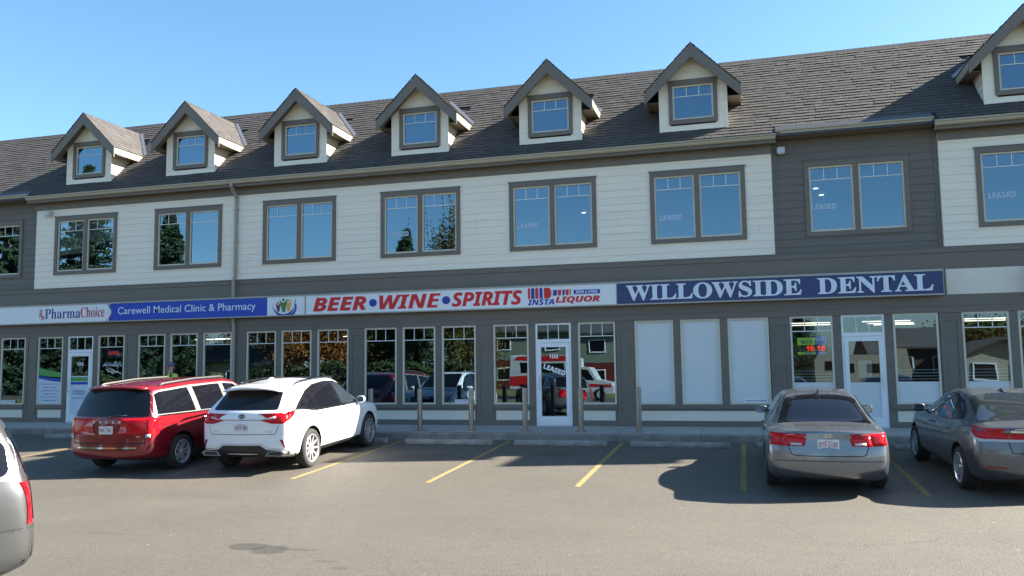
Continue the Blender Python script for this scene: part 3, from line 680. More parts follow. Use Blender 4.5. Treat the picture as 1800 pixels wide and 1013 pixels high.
def lap_wall(mb, x0, x1, z0, z1, y, holes=(), step=.205, lip=.013, mi=0):
    """overlapping boards: every course leans out at its lower edge; holes are cut round the windows"""
    n = max(1, round((z1-z0)/step)); st = (z1-z0)/n
    for i in range(n):
        a, b = z0+i*st, z0+(i+1)*st
        cuts = sorted({a, b} | {h for hx0, hx1, hz0, hz1 in holes for h in (hz0, hz1) if a < h < b})
        for c, d in zip(cuts[:-1], cuts[1:]):
            yc, yd = y-lip*(1-(c-a)/st), y-lip*(1-(d-a)/st)
            blk = sorted([(hx0, hx1) for hx0, hx1, hz0, hz1 in holes if hz0 <= c+1e-6 and hz1 >= d-1e-6]); x = x0
            for hx0, hx1 in blk+[(x1, x1)]:
                if hx0 > x+1e-6:
                    # board joints at irregular places
                    mb.quad((x,yc,c), (hx0,yc,c), (hx0,yd,d), (x,yd,d), mi)
                    if c == a: mb.quad((x,y,c), (hx0,y,c), (hx0,yc,c), (x,yc,c), mi)
                if hx0 > x+.6 and rnd.random() < .22 and c == a:
                    xj = rnd.uniform(x+.2, hx0-.2); mb.quad((xj,yc-.001,c), (xj+.005,yc-.001,c), (xj+.005,yd-.001,d), (xj,yd-.001,d), mi+1)
                x = max(x, hx1)
def frame_rect(mb, x0, x1, z0, z1, wd, y0, y1, mi=0, wt=None, wb=None):
    wt = wd if wt is None else wt; wb = wd if wb is None else wb
    mb.box(x0, x1, y0, y1, z1-wt, z1, mi); mb.box(x0, x1, y0, y1, z0, z0+wb, mi)
    mb.box(x0, x0+wd, y0, y1, z0+wb, z1-wt, mi); mb.box(x1-wd, x1, y0, y1, z0+wb, z1-wt, mi)
def sash(parent, x0, x1, z0, z1, y, gm, grid=.2, fw=.05, fmat=None, name='window_frame'):
    """one light: frame, pane and the grille bars of its top row"""
    f = MB(); frame_rect(f, x0, x1, z0, z1, fw, y-.035, y+.03); fo = f.build(name, fmat or frame_m, parent)
    t0, t1 = rnd.uniform(-.0025,.0025), rnd.uniform(-.0025,.0025)     # no two panes sit quite parallel
    p = MB(); p.quad((x0+fw-.005,y-t0-t1,z0+fw-.005), (x1-fw+.005,y+t0-t1,z0+fw-.005), (x1-fw+.005,y+t0+t1,z1-fw+.005), (x0+fw-.005,y-t0+t1,z1-fw+.005)); p.build('pane', gm, parent)
    if grid:
        zi = z1-fw-(z1-z0-2*fw)*grid; g = MB(); g.box(x0+fw, x1-fw, y-.012, y-.004, zi-.010, zi+.010)
        for k in (1, 2):
            xx = x0+fw+(x1-x0-2*fw)*k/3; g.box(xx-.009, xx+.009, y-.0125, y-.0035, zi+.010, z1-fw)
        g.build('grille', muntin_m, parent)

# --- walls of the upper floor
def upper_window(cx, y, lease=None, single_x=None):
    t = MB(); x0, x1, z0, z1 = cx-1.243, cx+1.243, 4.85, 6.81; w_ = .115
    frame_rect(t, x0, x1, z0, z1, w_, y-.042, y+.06, wb=.12, wt=.14); t.box(cx-.065, cx+.065, y-.040, y+.06, z0+.12, z1-.14)
    t.box(x0-.03, x1+.03, y-.055, y-.0, z1, z1+.022)
    wo = t.build('window', trim_d, building)
    for a, b in ((x0+w_, cx-.065), (cx+.065, x1-w_)): sash(wo, a, b, z0+.12, z1-.14, y+.03, glass_up, .19, .045)
    if round(cx,2) == -20.87:
        bl = MB()
        for a, b in ((x0+w_, cx-.065), (cx+.065, x1-w_)): bl = MB(); bl.box(a+.04, b-.04, y+.085, y+.088, 5.55 if a < cx-.5 else 5.9, 6.64); bl.build('roller_blind', blind_m, wo)
    if lease:
        lx, lz = lease; m = MB(); text_fit(m, 'LEASED', lx-.30, lx+.30, lz-.075, lz+.075, y+.022, 'sans', .03); m.build('window_lettering', mat('pale vinyl letters', hexc(166,190,212), .6), wo)
    return (x0+.05, x1-.05, z0+.05, z1-.05)
sections = [('w', X_L, -26.87), ('d', -26.87, BAY0), ('w', BAY0, .85), ('d', .85, 4.81), ('w', 4.81, X_R)]
LEASE = {-8.99: (-9.66, 5.55), -5.03: (-5.75, 5.56), -1.07: (-1.77, 5.55), 2.89: (2.1, 5.62), 6.85: (6.15, 5.62)}
for kind, xa, xb in sections:
    wall_w = MB(); wall_d = MB()
    y = 0. if kind == 'w' else .12; holes = []
    k0 = math.ceil((xa+.5-(-1.07))/PB-.5+1e-6); c = -1.07-PB*20
    while c < xb:
        if xa < c-1.3 and c+1.3 < xb: holes.append(upper_window(c, y, LEASE.get(round(c, 2))))
        c += PB
    lap_wall(wall_w if kind == 'w' else wall_d, xa, xb, 4.40, 7.19 if kind == 'w' else 7.46, y, holes)
    if kind == 'w':
        wall_w.quad((xa,0,4.4), (xa,.14,4.4), (xa,.14,7.3), (xa,0,7.3)); wall_w.quad((xb,.14,4.4), (xb,0,4.4), (xb,0,7.3), (xb,.14,7.3))
    else:
        for xx in (xa, xb-.10): corner = MB(); corner.box(xx+.004, xx+.096, .095, .13, 4.40, 7.36); corner.build('corner_board', trim_d, building)

    (wall_w if kind == 'w' else wall_d).build('siding_wall', [siding_w if kind == 'w' else siding_d, mat('board joint', (.22,.21,.20), .9)], building)
# --- eaves, gutters
eave = MB(); gut = MB(); sof = MB()
def gutter_run(xa, xb, y0, zt, d=.125):
    pr = [(y0, zt-.13), (y0-.055, zt-.13), (y0-.085, zt-.10), (y0-.095, zt-.05), (y0-.125, zt-.03), (y0-.125, zt), (y0-.115, zt), (y0-.105, zt-.012), (y0, zt-.012)]
    gut.prism(pr, xa, xb, 'yz')
for kind, xa, xb in sections:
    o = 0. if kind == 'w' else .12
    xa_, xb_ = (xa-.12, xb+.12) if kind == 'w' else (xa+.12, xb-.12)
    y0, zt = -.30+o, 7.50+o
    eave.box(xa_, xb_, y0, y0+.02, zt-.21, zt-.014)
    sof.box(xa_, xb_, y0+.02, o+.0, zt-.19, zt-.17)
    if kind == 'w': eave.box(xa, xb, -.028, -.001, 7.07, zt-.191)
    gutter_run(xa_, xb_, y0-.002, zt)
    if kind == 'd': fl = MB(); fl.add([(xa_,y0-.06,zt+.02), (xb_,y0-.06,zt+.02), (xb_,y0+.16,zt+.20), (xa_,y0+.16,zt+.20), (xa_,y0-.06,zt+.005), (xb_,y0-.06,zt+.005)], [(0,1,2,3), (4,5,1,0)]); fl.build('eave_flashing', flash, building)
eave.build('fascia_board', trim_f, building); sof.build('soffit', trim_f, building); gut.build('gutter', gutter_m, building)
ds = MB()
def pipe(pts, wd=.085, dp=.06):
    for (a, b), (c, d) in zip(pts[:-1], pts[1:]):
        L = math.hypot(c-a, d-b); ny, nz = (d-b)/L*dp/2, -(c-a)/L*dp/2
        ds.prism([(a+ny,b+nz), (c+ny,d+nz), (c-ny,d-nz), (a-ny,b-nz)], -15.16, -15.16+wd, 'yz')
pipe([(-.36,7.40), (-.36,7.27)]); pipe([(-.36,7.275), (-.07,7.0)]); pipe([(-.07,7.01), (-.07,4.52)]); pipe([(-.07,4.53), (-.155,4.36)]); pipe([(-.155,4.37), (-.155,3.20)]); pipe([(-.155,3.21), (-.09,3.02)]); pipe([(-.09,3.03), (-.09,.18)]); pipe([(-.09,.2), (-.25,.06)])
for z in (6.6, 5.6, 4.7, 2.2, 1.0): ds.box(-15.19, -15.05, -.104, -.0, z, z+.03)
ds.build('downspout', spout_m, building)

# --- the big roof: rows of separate shingle tabs
RY0, RZ0, RIDGE_Y = -.38, 7.45, 2.83            # 45 degrees: z = RZ0 + (y - RY0)
def shingles(mb, x0, x1, P, n_rows, up, width=.31, cut=None, lift=.012):
    """P(x, s): point at x and slope distance s; up: outward normal"""
    ex = .148
    for r in range(n_rows):
        s0, s1 = r*ex, (r+1)*ex+.004; x = x0-rnd.random()*width
        while x < x1:
            wv = width*rnd.choice((.55,.8,1,1.2)); a, b = max(x, x0), min(x+wv-.006, x1); x += wv
            if b-a < .02: continue
            if cut and cut((a+b)/2, s0): continue
            h = lift*(1+rnd.random()*.9)
            A, B, C, D = P(a, s0), P(b, s0), P(b, s1), P(a, s1)
            A2, B2 = A+up*h, B+up*h; C2, D2 = C+up*.002, D+up*.002
            mb.add([A2, B2, C2, D2, A, B], [(0,1,2,3), (4,5,1,0)])
DORM = [-1.10-PB*k for k in range(6)] + [6.82+PB*k for k in range(6)]
S2 = math.sqrt(.5); slope = Vector((0,S2,S2)); nrm = Vector((0,-S2,S2))
def P_main(x, s): return Vector((x, RY0, RZ0))+slope*s
rm = MB(); L = (RIDGE_Y-RY0)/S2; nr = int(L/.148)
def in_dark(x): return any(k == 'd' and a+.1 < x < b-.1 for k, a, b in sections)
def cut_main(x, s):
    y = RY0+s*S2
    if in_dark(x) and s < .30: return True
    return any(abs(x-d) < .83 and .18 < y < .18+1.75 for d in DORM)
rm.add([P_main(X_L-.3,0)-nrm*.03, P_main(X_R+.3,0)-nrm*.03, P_main(X_R+.3,L)-nrm*.03, P_main(X_L-.3,L)-nrm*.03], [(0,1,2,3)])
shingles(rm, X_L-.3, X_R+.3, P_main, nr, nrm, cut=cut_main)
rm.build('roof', shingle, building)
rc = MB(); zr = RZ0+RIDGE_Y-RY0
x = X_L-.3
while x < X_R+.3:                               # ridge caps
    rc.add([(x,RIDGE_Y-.14,zr-.13), (x+.155,RIDGE_Y-.14,zr-.118), (x+.155,RIDGE_Y,zr+.032), (x,RIDGE_Y,zr+.02), (x+.155,RIDGE_Y+.14,zr-.118), (x,RIDGE_Y+.14,zr-.13)], [(0,1,2,3), (3,2,4,5)]); x += .15
rc.build('ridge_cap', shingle, building)
bk = MB(); bk.quad((X_L-.3,RIDGE_Y,zr), (X_R+.3,RIDGE_Y,zr), (X_R+.3,12,zr-.4), (X_L-.3,12,zr-.4)); bk.quad((X_L-.3,12,-.1), (X_R+.3,12,-.1), (X_R+.3,12,zr-.4), (X_L-.3,12,zr-.4))
bk.build('rear_roof', mat('roof membrane', (.2,.2,.2), .9), building)
en = MB()
for xx in (X_L, X_R): en.add([(xx,.0,-.1), (xx,12,-.1), (xx,12,zr-.45), (xx,RIDGE_Y,zr-.05), (xx,0,7.5)], [(0,1,2,3,4)])
en.build('end_wall', siding_d, building)

# --- dormers
def make_dormer(cx):
    yf, yr = .08, -.26; pk = 10.23; hw, ew = .89, 1.27; zb = RZ0+(yf-RY0)
    d = MB()                                     # gable wall: lap boards under the slopes
    wx0, wx1, wz0, wz1 = cx-.645, cx+.645, 8.10, 9.30
    n = 11; z0, zt = zb-.05, pk-.16; st = .205; z = z0; i = 0
    while z < zt:
        z2 = min(z+st, zt)
        def half(q): return min(hw, (zt-q)*1.0+.02)
        for (a, b) in ((-1, 1),):
            h0, h1 = half(z), half(z2); f = (z2-z)/st
            zc = [z, z2]
            segs = [(-h0, h0, -h1, h1)]
            if z < wz1-.05 and z2 > wz0+.05: segs = [(-h0, -.6, -h1, -.6), (.6, h0, .6, h1)]
            for s0, s1, s2, s3 in segs:
                d.quad((cx+s0,yf-.013,z), (cx+s1,yf-.013,z), (cx+s3,yf-.013*(1-f),z2), (cx+s2,yf-.013*(1-f),z2)); d.quad((cx+s0,yf,z), (cx+s1,yf,z), (cx+s1,yf-.013,z), (cx+s0,yf-.013,z))
        z = z2
    do = d.build('dormer', siding_w, building)
    yb = RY0+(9.2-RZ0)                # cheek walls
    for sg in (-1, 1):
        nb = 6; ck = MB()
        for i in range(nb):
            za, zb2 = zb-.02+i*.205, zb-.02+(i+1)*.205; zb2 = min(zb2, 9.2); ya, yb2 = RY0+za-RZ0+.03, RY0+zb2-RZ0+.03
            if zb2 <= za: continue
            X0, X1 = cx+sg*(hw+.012), cx+sg*hw
            ck.quad((X0,yf-.013,za), (X0,max(ya,yf-.012),za), (X1,max(yb2,yf),zb2), (X1,yf-.013,zb2))
        ck.build('cheek_wall', siding_w, do)
    for sg in (-1, 1): cb = MB(); cb.box(cx+sg*(hw+.016), cx+sg*(hw-.05), yf-.02, yf-.0135, zb-.02, 9.18); cb.build('corner_board', siding_w, do)
    tm = MB(); frame_rect(tm, wx0, wx1, wz0, wz1, .105, yf-.045, yf+.05, wb=.12, wt=.13); tm.box(wx0-.02, wx1+.02, yf-.055, yf, wz1, wz1+.02); tm.build('window_trim', trim_d, do)
    sash(do, wx0+.105, wx1-.105, wz0+.12, wz1-.13, yf+.03, glass_up, .30, .045)
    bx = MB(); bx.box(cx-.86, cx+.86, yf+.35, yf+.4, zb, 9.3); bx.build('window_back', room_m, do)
    # slopes
    for sg in (-1, 1):
        mb = MB(); sl_ = Vector((-sg*S2, 0, S2)); nn = Vector((sg*S2, 0, S2)); Ls = ew/S2
        base = Vector((cx+sg*ew, 0, pk-ew))
        yb_ = lambda s: RY0 + (pk-ew+s*S2-RZ0) + .03
        ex = .148; nrr = int(Ls/ex)+1
        for r in range(nrr):
            s0, s1 = r*ex, min((r+1)*ex+.004, Ls); y = yr-.02-rnd.random()*.3; ye = yb_(s0)
            while y < ye:
                wv = .31*rnd.choice((.55,.8,1,1.2)); a, b = max(y, yr-.02), min(y+wv-.006, ye); y += wv
                if b-a < .02 or s1 <= s0: continue
                h = .010*(1+rnd.random()*.9); pt = lambda yy, s: base+sl_*s+Vector((0, yy, 0))
                A, B, C, D = pt(a,s0), pt(b,s0), pt(b,s1), pt(a,s1)
                v = [A+nn*h, B+nn*h, C+nn*.002, D+nn*.002, A, B]
                mb.add(v, [(0,1,2,3) if sg < 0 else (3,2,1,0), (4,5,1,0)])
        q = [base+Vector((0,yr,0))-nn*.02, base+Vector((0,yb_(0),0))-nn*.02, base+sl_*Ls+Vector((0,yb_(Ls),0))-nn*.02, base+sl_*Ls+Vector((0,yr,0))-nn*.02]
        mb.add(q, [(0,1,2,3)]); mb.build('dormer_roof', shingle, do)
        rk = MB(); bd = .25                      # rake board
        po = [(cx, pk-.02), (cx+sg*ew, pk-.02-ew), (cx+sg*ew, pk-.02-ew-bd*1.25), (cx, pk-.02-bd*1.5)]
        rk.prism(po, yr, yr+.035, 'xz'); rk.build('rake_board', trim_f, do)
        sf = MB(); sf.prism([(cx, pk-.20), (cx+sg*ew, pk-.20-ew), (cx+sg*ew, pk-.215-ew), (cx, pk-.215)], yr+.036, yf-.014, 'xz'); sf.build('gable_soffit', trim_f, do)
        ef = MB(); ze = pk-ew; ye = RY0+ze-RZ0; xx = cx+sg*ew
        ef.prism([(yr+.036, ze-.22), (ye-.22, ze-.22), (ye, ze-.02), (yr+.036, ze-.02)], xx-sg*.035, xx, 'yz'); ef.build('eave_board', gfascia, do)
        es = MB(); es.box(xx-sg*.036, cx+sg*hw, yf, ye-.2, ze-.20, ze-.185); es.build('eave_soffit', trim_f, do)
        vf = MB(); a0 = base+Vector((0,yb_(0)-.05,0)); a1 = base+sl_*(Ls-.15)+Vector((0,yb_(Ls-.15)-.05,0))
        vf.add([a0+nn*.03, a0+nn*.03+Vector((sg*.045,.09,.075)), a1+Vector((sg*.045,.09,.075))+nn*.03, a1+nn*.03], [(0,1,2,3) if sg < 0 else (3,2,1,0)]); vf.build('valley_flashing', galv, do)
    return do
for cx in DORM: make_dormer(cx)

# --- ground floor: boards, pilasters, windows, doors
bd = MB()
bd.box(X_L, X_R, -.045, .05, 4.268, 4.398); bd.box(X_L, X_R, -.03, .05, 3.86, 4.262)      # boards over the signs
bd.box(X_L, X_R, -.03, .05, 2.955, 3.235); bd.box(X_L, X_R, -.042, .05, 2.80, 2.949)
bd.box(X_L, X_R, -.02, .06, 3.235, 3.86)
bd.box(X_L, X_R, -.058, .0, 4.398, 4.416)
bd.build('band_board', trim_d, building)
gp = MB(); gp.box(X_L, X_R, -.012, .04, 2.949, 2.955); gp.box(X_L, X_R, -.012, .04, 4.262, 4.268); gp.build('board_gap', black_d, building)
BAYS = [BAY0+.28+PB*k for k in range(-2, 13)]
DOORS = {0: '104', 4: '106', 6: None, 9: None, 11: None}
base = MB()
FILM = (5,)
bayinfo = {}
def shop_window(x0, x1, k, i, z0=.58, z1=2.80):
    t = MB(); t.box(x0, x1, .02, .06, z0-.002, z0+.001); wo = None
    f = MB(); fw = .048; frame_rect(f, x0, x1, z0, z1, fw, -.015, .05); wo = f.build('shop_window', frame_m, building)
    p = MB(); zp = z0+fw
    if k in FILM: zp = None
    elif k in (6, 7, 8, 9): zp = z0+.55
    t0, t1 = rnd.uniform(-.004,.004), rnd.uniform(-.004,.004)
    if zp: p.quad((x0+fw,.02-t0-t1,zp), (x1-fw,.02+t0-t1,zp), (x1-fw,.02+t0+t1,z1-fw), (x0+fw,.02-t0+t1,z1-fw)); p.build('pane', glass_lo, wo)
    if k not in FILM and not (k == 6 and i == 2):
        zi = 2.42; g = MB(); g.box(x0+fw, x1-fw, .004, .012, zi-.011, zi+.011)
        for q in (1, 2):
            xx = x0+fw+(x1-x0-2*fw)*q/3; g.box(xx-.010, xx+.010, .0035, .0125, zi+.011, z1-fw)
        g.build('grille', muntin_m, wo)
    if k in FILM:
        fm = MB(); fm.quad((x0+fw,.03,z0+fw), (x1-fw,.03,z0+fw), (x1-fw,.03,z1-fw), (x0+fw,.03,z1-fw)); fm.build('window_film', film_m, wo)
    if k in (6, 7, 8, 9):
        fm = MB(); fm.quad((x0+fw,.03,z0+fw), (x1-fw,.03,z0+fw), (x1-fw,.03,z0+.55), (x0+fw,.03,z0+.55)); fm.build('window_film', film_m, wo)
        st = MB()
        for q in range(4): st.quad((x0+fw,.03,z0+.60+q*.075), (x1-fw,.03,z0+.60+q*.075), (x1-fw,.03,z0+.622+q*.075), (x0+fw,.03,z0+.622+q*.075))
        st.build('film_stripes', film_m, wo)
    return wo
def shop_door(x0, x1, k, num):
    f = MB(); fw = .05
    frame_rect(f, x0, x1, .0, 2.80, fw, -.012, .05, mi=0, wb=.03); f.box(x0+fw, x1-fw, -.012, .05, 2.27, 2.36)
    do = f.build('shop_door', white_al, building)
    st = .095; lf = MB(); a, b = x0+fw+.004, x1-fw-.004
    frame_rect(lf, a, b, .035, 2.262, st, -.03, .025, wb=.22, wt=.12); lf.build('door_leaf', white_al, do)
    p = MB(); p.quad((a+st,0,.255), (b-st,0,.255), (b-st,0,2.142), (a+st,0,2.142)); p.build('door_glass', glass_lo, do)
    p = MB(); p.quad((x0+fw,.02,2.36), (x1-fw,.02,2.36), (x1-fw,.02,2.75), (x0+fw,.02,2.75)); p.build('transom_pane', glass_lo, do)
    g = MB()
    for q in (1, 2):
        xx = x0+fw+(x1-x0-2*fw)*q/3; g.box(xx-.010, xx+.010, .0035, .0125, 2.36, 2.75)
    g.build('grille', muntin_m, do)
    h = MB(); hx = a+st*.5 if k != 6 else b-st*.5; h.tube([(hx,-.03,1.0), (hx,-.09,1.0), (hx,-.09,1.32), (hx,-.03,1.32)], .014, 8); h.tube([(hx-.02,-.03,1.0), (b-.02,-.05,1.0)] if 0 else [(hx,-.031,.99),(hx,-.035,.97)], .02, 8); h.build('door_handle', silver, do)
    if k == 6: fm = MB(); fm.quad((a+st,-.006,.256), (b-st,-.006,.256), (b-st,-.006,1.12), (a+st,-.006,1.12)); fm.build('door_film', film_m, do); fm = MB(); fm.quad((a+.30,.02,1.24), (a+.62,.02,1.24), (a+.62,.02,1.66), (a+.30,.02,1.66)); fm.build('paper_notice', panel_w, do)
    if not num: return do
    n = MB(); cx = (x0+x1)/2; text_fit(n, num, cx-.13, cx+.13, 1.83, 1.955, -.004, 'sans'); n.build('door_number', mat('white vinyl', (.8,.8,.8), .5), do)
    return do
for k_, B in enumerate(BAYS):
    k = k_-2
    if B > X_R-2: continue
    door = k in DOORS
    # pilaster right of the bay and its raised border
    pa, pb = B+3.45, min(B+PB, X_R)
    pil = MB(); pil.box(pa+.005, pb-.005, -.022, .05, .0, 2.798)
    frame_rect(pil, pa+.03, pb-.03, .22, 2.70, .085, -.036, -.023, wt=.10, wb=.12); po_ = pil.build('pilaster', trim_d, building); gl_ = MB(); frame_rect(gl_, pa+.107, pb-.107, .332, 2.608, .010, -.0265, -.0235); gl_.build('panel_shade_strip', black_d, po_)  # thin dark strip inside the border paints in the shade of its edge
    spans = [(0, 1.02), (1.21, 2.22), (2.42, 3.44)] if not door else [(0, 1.02), (2.42, 3.44)]
    segs = [(B, B+3.45)] if not door else [(B, B+1.15), (B+2.29, B+3.45)]
    for a, b in segs:
        sill = MB(); pan = MB(); sill.box(a, b, -.055, .06, .47, .578); sill.build('window_sill', trim_d, building); base.box(a, b, -.016, .06, .0, .148); base.box(a, b, -.016, .06, .412, .468)
        pan.box(a+.055, b-.055, -.004, .06, .15, .41); pan.build('base_panel', panel_w, building); base.box(a, a+.05, -.016, .06, .15, .41); base.box(b-.05, b, -.016, .06, .15, .41)
    sp_ = [B-.004] + [v for s in spans for v in (B+s[0], B+s[1])] + [B+3.449]
    for a, b in zip(sp_[0::2], sp_[1::2]):
        if door and b-a > .6: base.box(a+.001, B+1.22, -.018, .05, .58 if 0 else .0, 2.797); base.box(B+2.22, b-.001, -.018, .05, .0, 2.797)
        elif b-a > .01: base.box(a+.001, b-.001, -.018, .05, .579, 2.797)
    ws = [shop_window(B+a, B+b, k, i if not door else i*2) for i, (a, b) in enumerate(spans)]
    dr = shop_door(B+1.22, B+2.22, k, DOORS[k]) if door else None
    bayinfo[k] = (B, ws, dr)
base.build('base_board', trim_d, building)
wp = MB(); wp.box(4.80, X_R, -.028, .0, 3.237, 3.858); wp.build('white_band', panel_w, building)

# --- interiors
rm_ = MB()
for z0, z1 in ((-.02, 3.1), (4.3, 7.2)):
    rm_.quad((X_L,5.2,z0), (X_R,5.2,z0), (X_R,5.2,z1), (X_L,5.2,z1))
rm_.build('interior_wall', room_m, building)
rf = MB(); rf.quad((X_L,.06,-.02), (X_R,.06,-.02), (X_R,5.2,-.02), (X_L,5.2,-.02)); rf.quad((X_L,.06,4.42), (X_R,.06,4.42), (X_R,5.2,4.42), (X_L,5.2,4.42)); rf.build('interior_floor', room_f, building)
rc_ = MB(); rc_.quad((X_L,.06,3.0), (X_R,.06,3.0), (X_R,5.2,3.0), (X_L,5.2,3.0)); rc_.quad((X_L,.14,7.2), (X_R,.14,7.2), (X_R,5.2,7.2), (X_L,5.2,7.2)); rc_.build('interior_ceiling', room_c, building)
pw = MB()
for xx in (-18.9, -10.95, -6.98, -3.1, .82, 4.75, 8.7): pw.box(xx-.06, xx+.06, .07, 5.15, -.0, 3.08)
pw.build('partition_wall', room_m, building)
bw = MB(); bw.quad((.95,3.9,0), (4.6,3.9,0), (4.6,3.9,2.2), (.95,3.9,2.2)); bw.quad((4.86,3.4,0), (8.6,3.4,0), (8.6,3.4,2.6), (4.86,3.4,2.6)); bw.build('feature_wall', brown_w, building)
# ---------------------------------------------------------------- sign boxes
sw = mat('white sign face', hexc(224,228,232), .35, noise=.02); sb = mat('royal blue sign face', hexc(14,66,176), .3, noise=.07, nscale=1.2); sn = mat('navy sign face', hexc(14,42,100), .3, noise=.07, nscale=1.2)
s_red = mat('sign red', hexc(205,24,32), .4); s_blue = mat('sign blue', hexc(30,58,155), .4); s_white = mat('sign white', hexc(214,222,236), .4)
s_green = mat('sign green', hexc(45,130,70), .4); s_orange = mat('sign orange', hexc(232,160,80), .4); s_wine = mat('sign wine', hexc(120,40,70), .4); s_lt = mat('sign pale gap', hexc(214,222,232), .4)
s_prime = mat('sign pharmacy red', hexc(186,28,60), .4); s_pblue = mat('sign pharmacy blue', hexc(34,56,140), .4)
SY = -.235; SZ0, SZ1 = 3.235, 3.875
def sign(name, label, x0, x1, faces):
    t = thing(name, label, 'sign', ((x0+x1)/2*.9894, 0, 1.66+(SZ0-1.66)*.9894)); t.scale = (.9894, 1, .9894); cx = (x0+x1)/2
    b = MB(); b.box(x0-cx, x1-cx, SY+.012, -.02 if x1 > 4 else -.045, 0, SZ1-SZ0); fr = MB(); H = SZ1-SZ0
    bo = b.build('sign_box', gutter_m, t)
    frame_rect(fr, x0-cx, x1-cx, 0, H, .012, SY-.012, SY+.011, wt=.05, wb=.035); fr.build('sign_frame', mat('sign frame metal', hexc(158,156,150), .4, .3), t)
    for a, c, m in faces:
        f = MB(); f.box(a-cx, c-cx, SY, SY+.0115, .0352, H-.0502); f.build('sign_face', m, t)
    return t, cx
def put(t, cx, name, mb, m):
    mb.v = [(x-cx, y, z-SZ0) for x, y, z in mb.v]; return mb.build(name, m, t)
Y1 = SY-.004
# pharmacy
t, cx = sign('pharmacy_sign', 'white and blue pharmacy sign box with a painted emblem of figures at its right end', -26.4, -12.72, [(-26.38,-19.84,sw),(-19.84,-14.02,sb),(-14.02,-12.74,sw)])
m = MB(); text_fit(m, 'Pharma', -22.42, -20.98, 3.40, 3.73, Y1, 'serif'); put(t, cx, 'lettering', m, s_pblue)
m = MB(); text_fit(m, 'Choice', -20.97, -20.02, 3.41, 3.75, Y1, 'serif'); put(t, cx, 'lettering', m, s_prime)
m = MB(); text_fit(m, 'R', -22.66, -22.50, 3.44, 3.72, Y1, 'serif'); put(t, cx, 'lettering', m, s_prime); m = MB(); m.prism([(-22.56,3.52),(-22.53,3.52),(-22.495,3.455),(-22.46,3.52),(-22.43,3.52),(-22.48,3.44),(-22.43,3.36),(-22.46,3.36),(-22.495,3.42),(-22.55,3.36),(-22.58,3.36),(-22.51,3.44)], Y1-.002, Y1+.001, 'xz'); put(t, cx, 'lettering', m, s_prime)
m = MB(); text_fit(m, 'Carewell Medical Clinic & Pharmacy', -19.50, -14.42, 3.40, 3.70, Y1, None, .004); put(t, cx, 'lettering', m, s_white)
cp = [(-19.98+.22*math.sin(math.pi*i/10), SZ0+.035+.555*i/10) for i in range(11)]
m = MB(); m.prism(cp+[(-19.84,SZ1-.05),(-19.84,SZ0+.035)][::1], Y1, Y1+.003, 'xz'); put(t, cx, 'curved_edge', m, s_white)
m = MB()
for i in range(6): m.quad((cp[i][0]+.01,Y1-.001,cp[i][1]), (cp[i][0]+.045,Y1-.001,cp[i][1]), (cp[i+1][0]+.045,Y1-.001,cp[i+1][1]), (cp[i+1][0]+.01,Y1-.001,cp[i+1][1]))
put(t, cx, 'curved_stripe', m, s_prime)
m = MB()
for i in range(6,10): m.quad((cp[i][0]+.01,Y1-.001,cp[i][1]), (cp[i][0]+.04,Y1-.001,cp[i][1]), (cp[i+1][0]+.04,Y1-.001,cp[i+1][1]), (cp[i+1][0]+.01,Y1-.001,cp[i+1][1]))
put(t, cx, 'curved_stripe', m, s_green)
def crescent(cxx, cz, r0, r1, dz, a0, a1, n=16):
    return [(cxx+r0*math.cos(R(a0+(a1-a0)*i/n)), cz+r0*math.sin(R(a0+(a1-a0)*i/n))) for i in range(n+1)] + [(cxx+r1*math.cos(R(a1+(a0-a1)*i/n)), cz+dz+r1*math.sin(R(a1+(a0-a1)*i/n))) for i in range(n+1)]
ex, ez = -13.45, 3.60                             # emblem: figures with raised arms in a blue bowl
m = MB(); m.prism(crescent(ex, ez, .38, .40, .10, 188, 372), Y1, Y1+.003, 'xz'); put(t, cx, 'emblem_bowl', m, s_blue)
for dx, dz, sc, mm in ((-.19,-.03,.78,s_wine), (-.01,.03,1.1,s_green), (.16,.02,.95,s_orange)):
    m = MB(); c = (ex+dx, ez+dz); a = .10*sc
    m.prism([(c[0]-a*1.25,c[1]+a*1.2),(c[0]-a*.5,c[1]+a*.25),(c[0]+a*.45,c[1]+a*.25),(c[0]+a*1.3,c[1]+a*1.5),(c[0]+a*.85,c[1]-a*.6),(c[0]+a*.55,c[1]-a*2.4),(c[0]-a*.2,c[1]-a*2.6),(c[0]-a*.7,c[1]-a*1.0)], Y1-.002, Y1+.002, 'xz')
    m.prism([(c[0]+a*.42*math.cos(R(q*36)), c[1]+a*.95+a*.42*math.sin(R(q*36))) for q in range(10)], Y1-.002, Y1+.002, 'xz'); put(t, cx, 'emblem_figure', m, mm)
m = MB(); m.prism(crescent(ex+.14, ez-.1, .30, .25, .03, 285, 380), Y1-.003, Y1+.001, 'xz'); put(t, cx, 'emblem_figure', m, s_blue)
# liquor shop
t, cx = sign('liquor_sign', 'white sign box with red italic letters reading BEER WINE SPIRITS', -12.72, -3.29, [(-12.70,-3.30,sw)])
m = MB(); text_fit(m, 'BEER', -12.46, -10.70, 3.345, 3.755, Y1, 'ital', .02); put(t, cx, 'lettering', m, s_red)
m = MB(); text_fit(m, 'WINE', -10.29, -8.385, 3.345, 3.755, Y1, 'ital'); text_fit(m, 'WINE', -10.265, -8.36, 3.345, 3.755, Y1-.001, 'ital'); put(t, cx, 'lettering', m, s_red)
m = MB(); text_fit(m, 'SPIRITS', -8.02, -5.93, 3.345, 3.755, Y1, 'ital', .02); put(t, cx, 'lettering', m, s_red)
for xx in (-10.49, -8.20):
    m = MB(); m.prism([(xx+.125*math.cos(R(q*15)), 3.545+.115*math.sin(R(q*15))) for q in range(24)], Y1-.001, Y1+.003, 'xz'); put(t, cx, 'dot', m, s_blue)
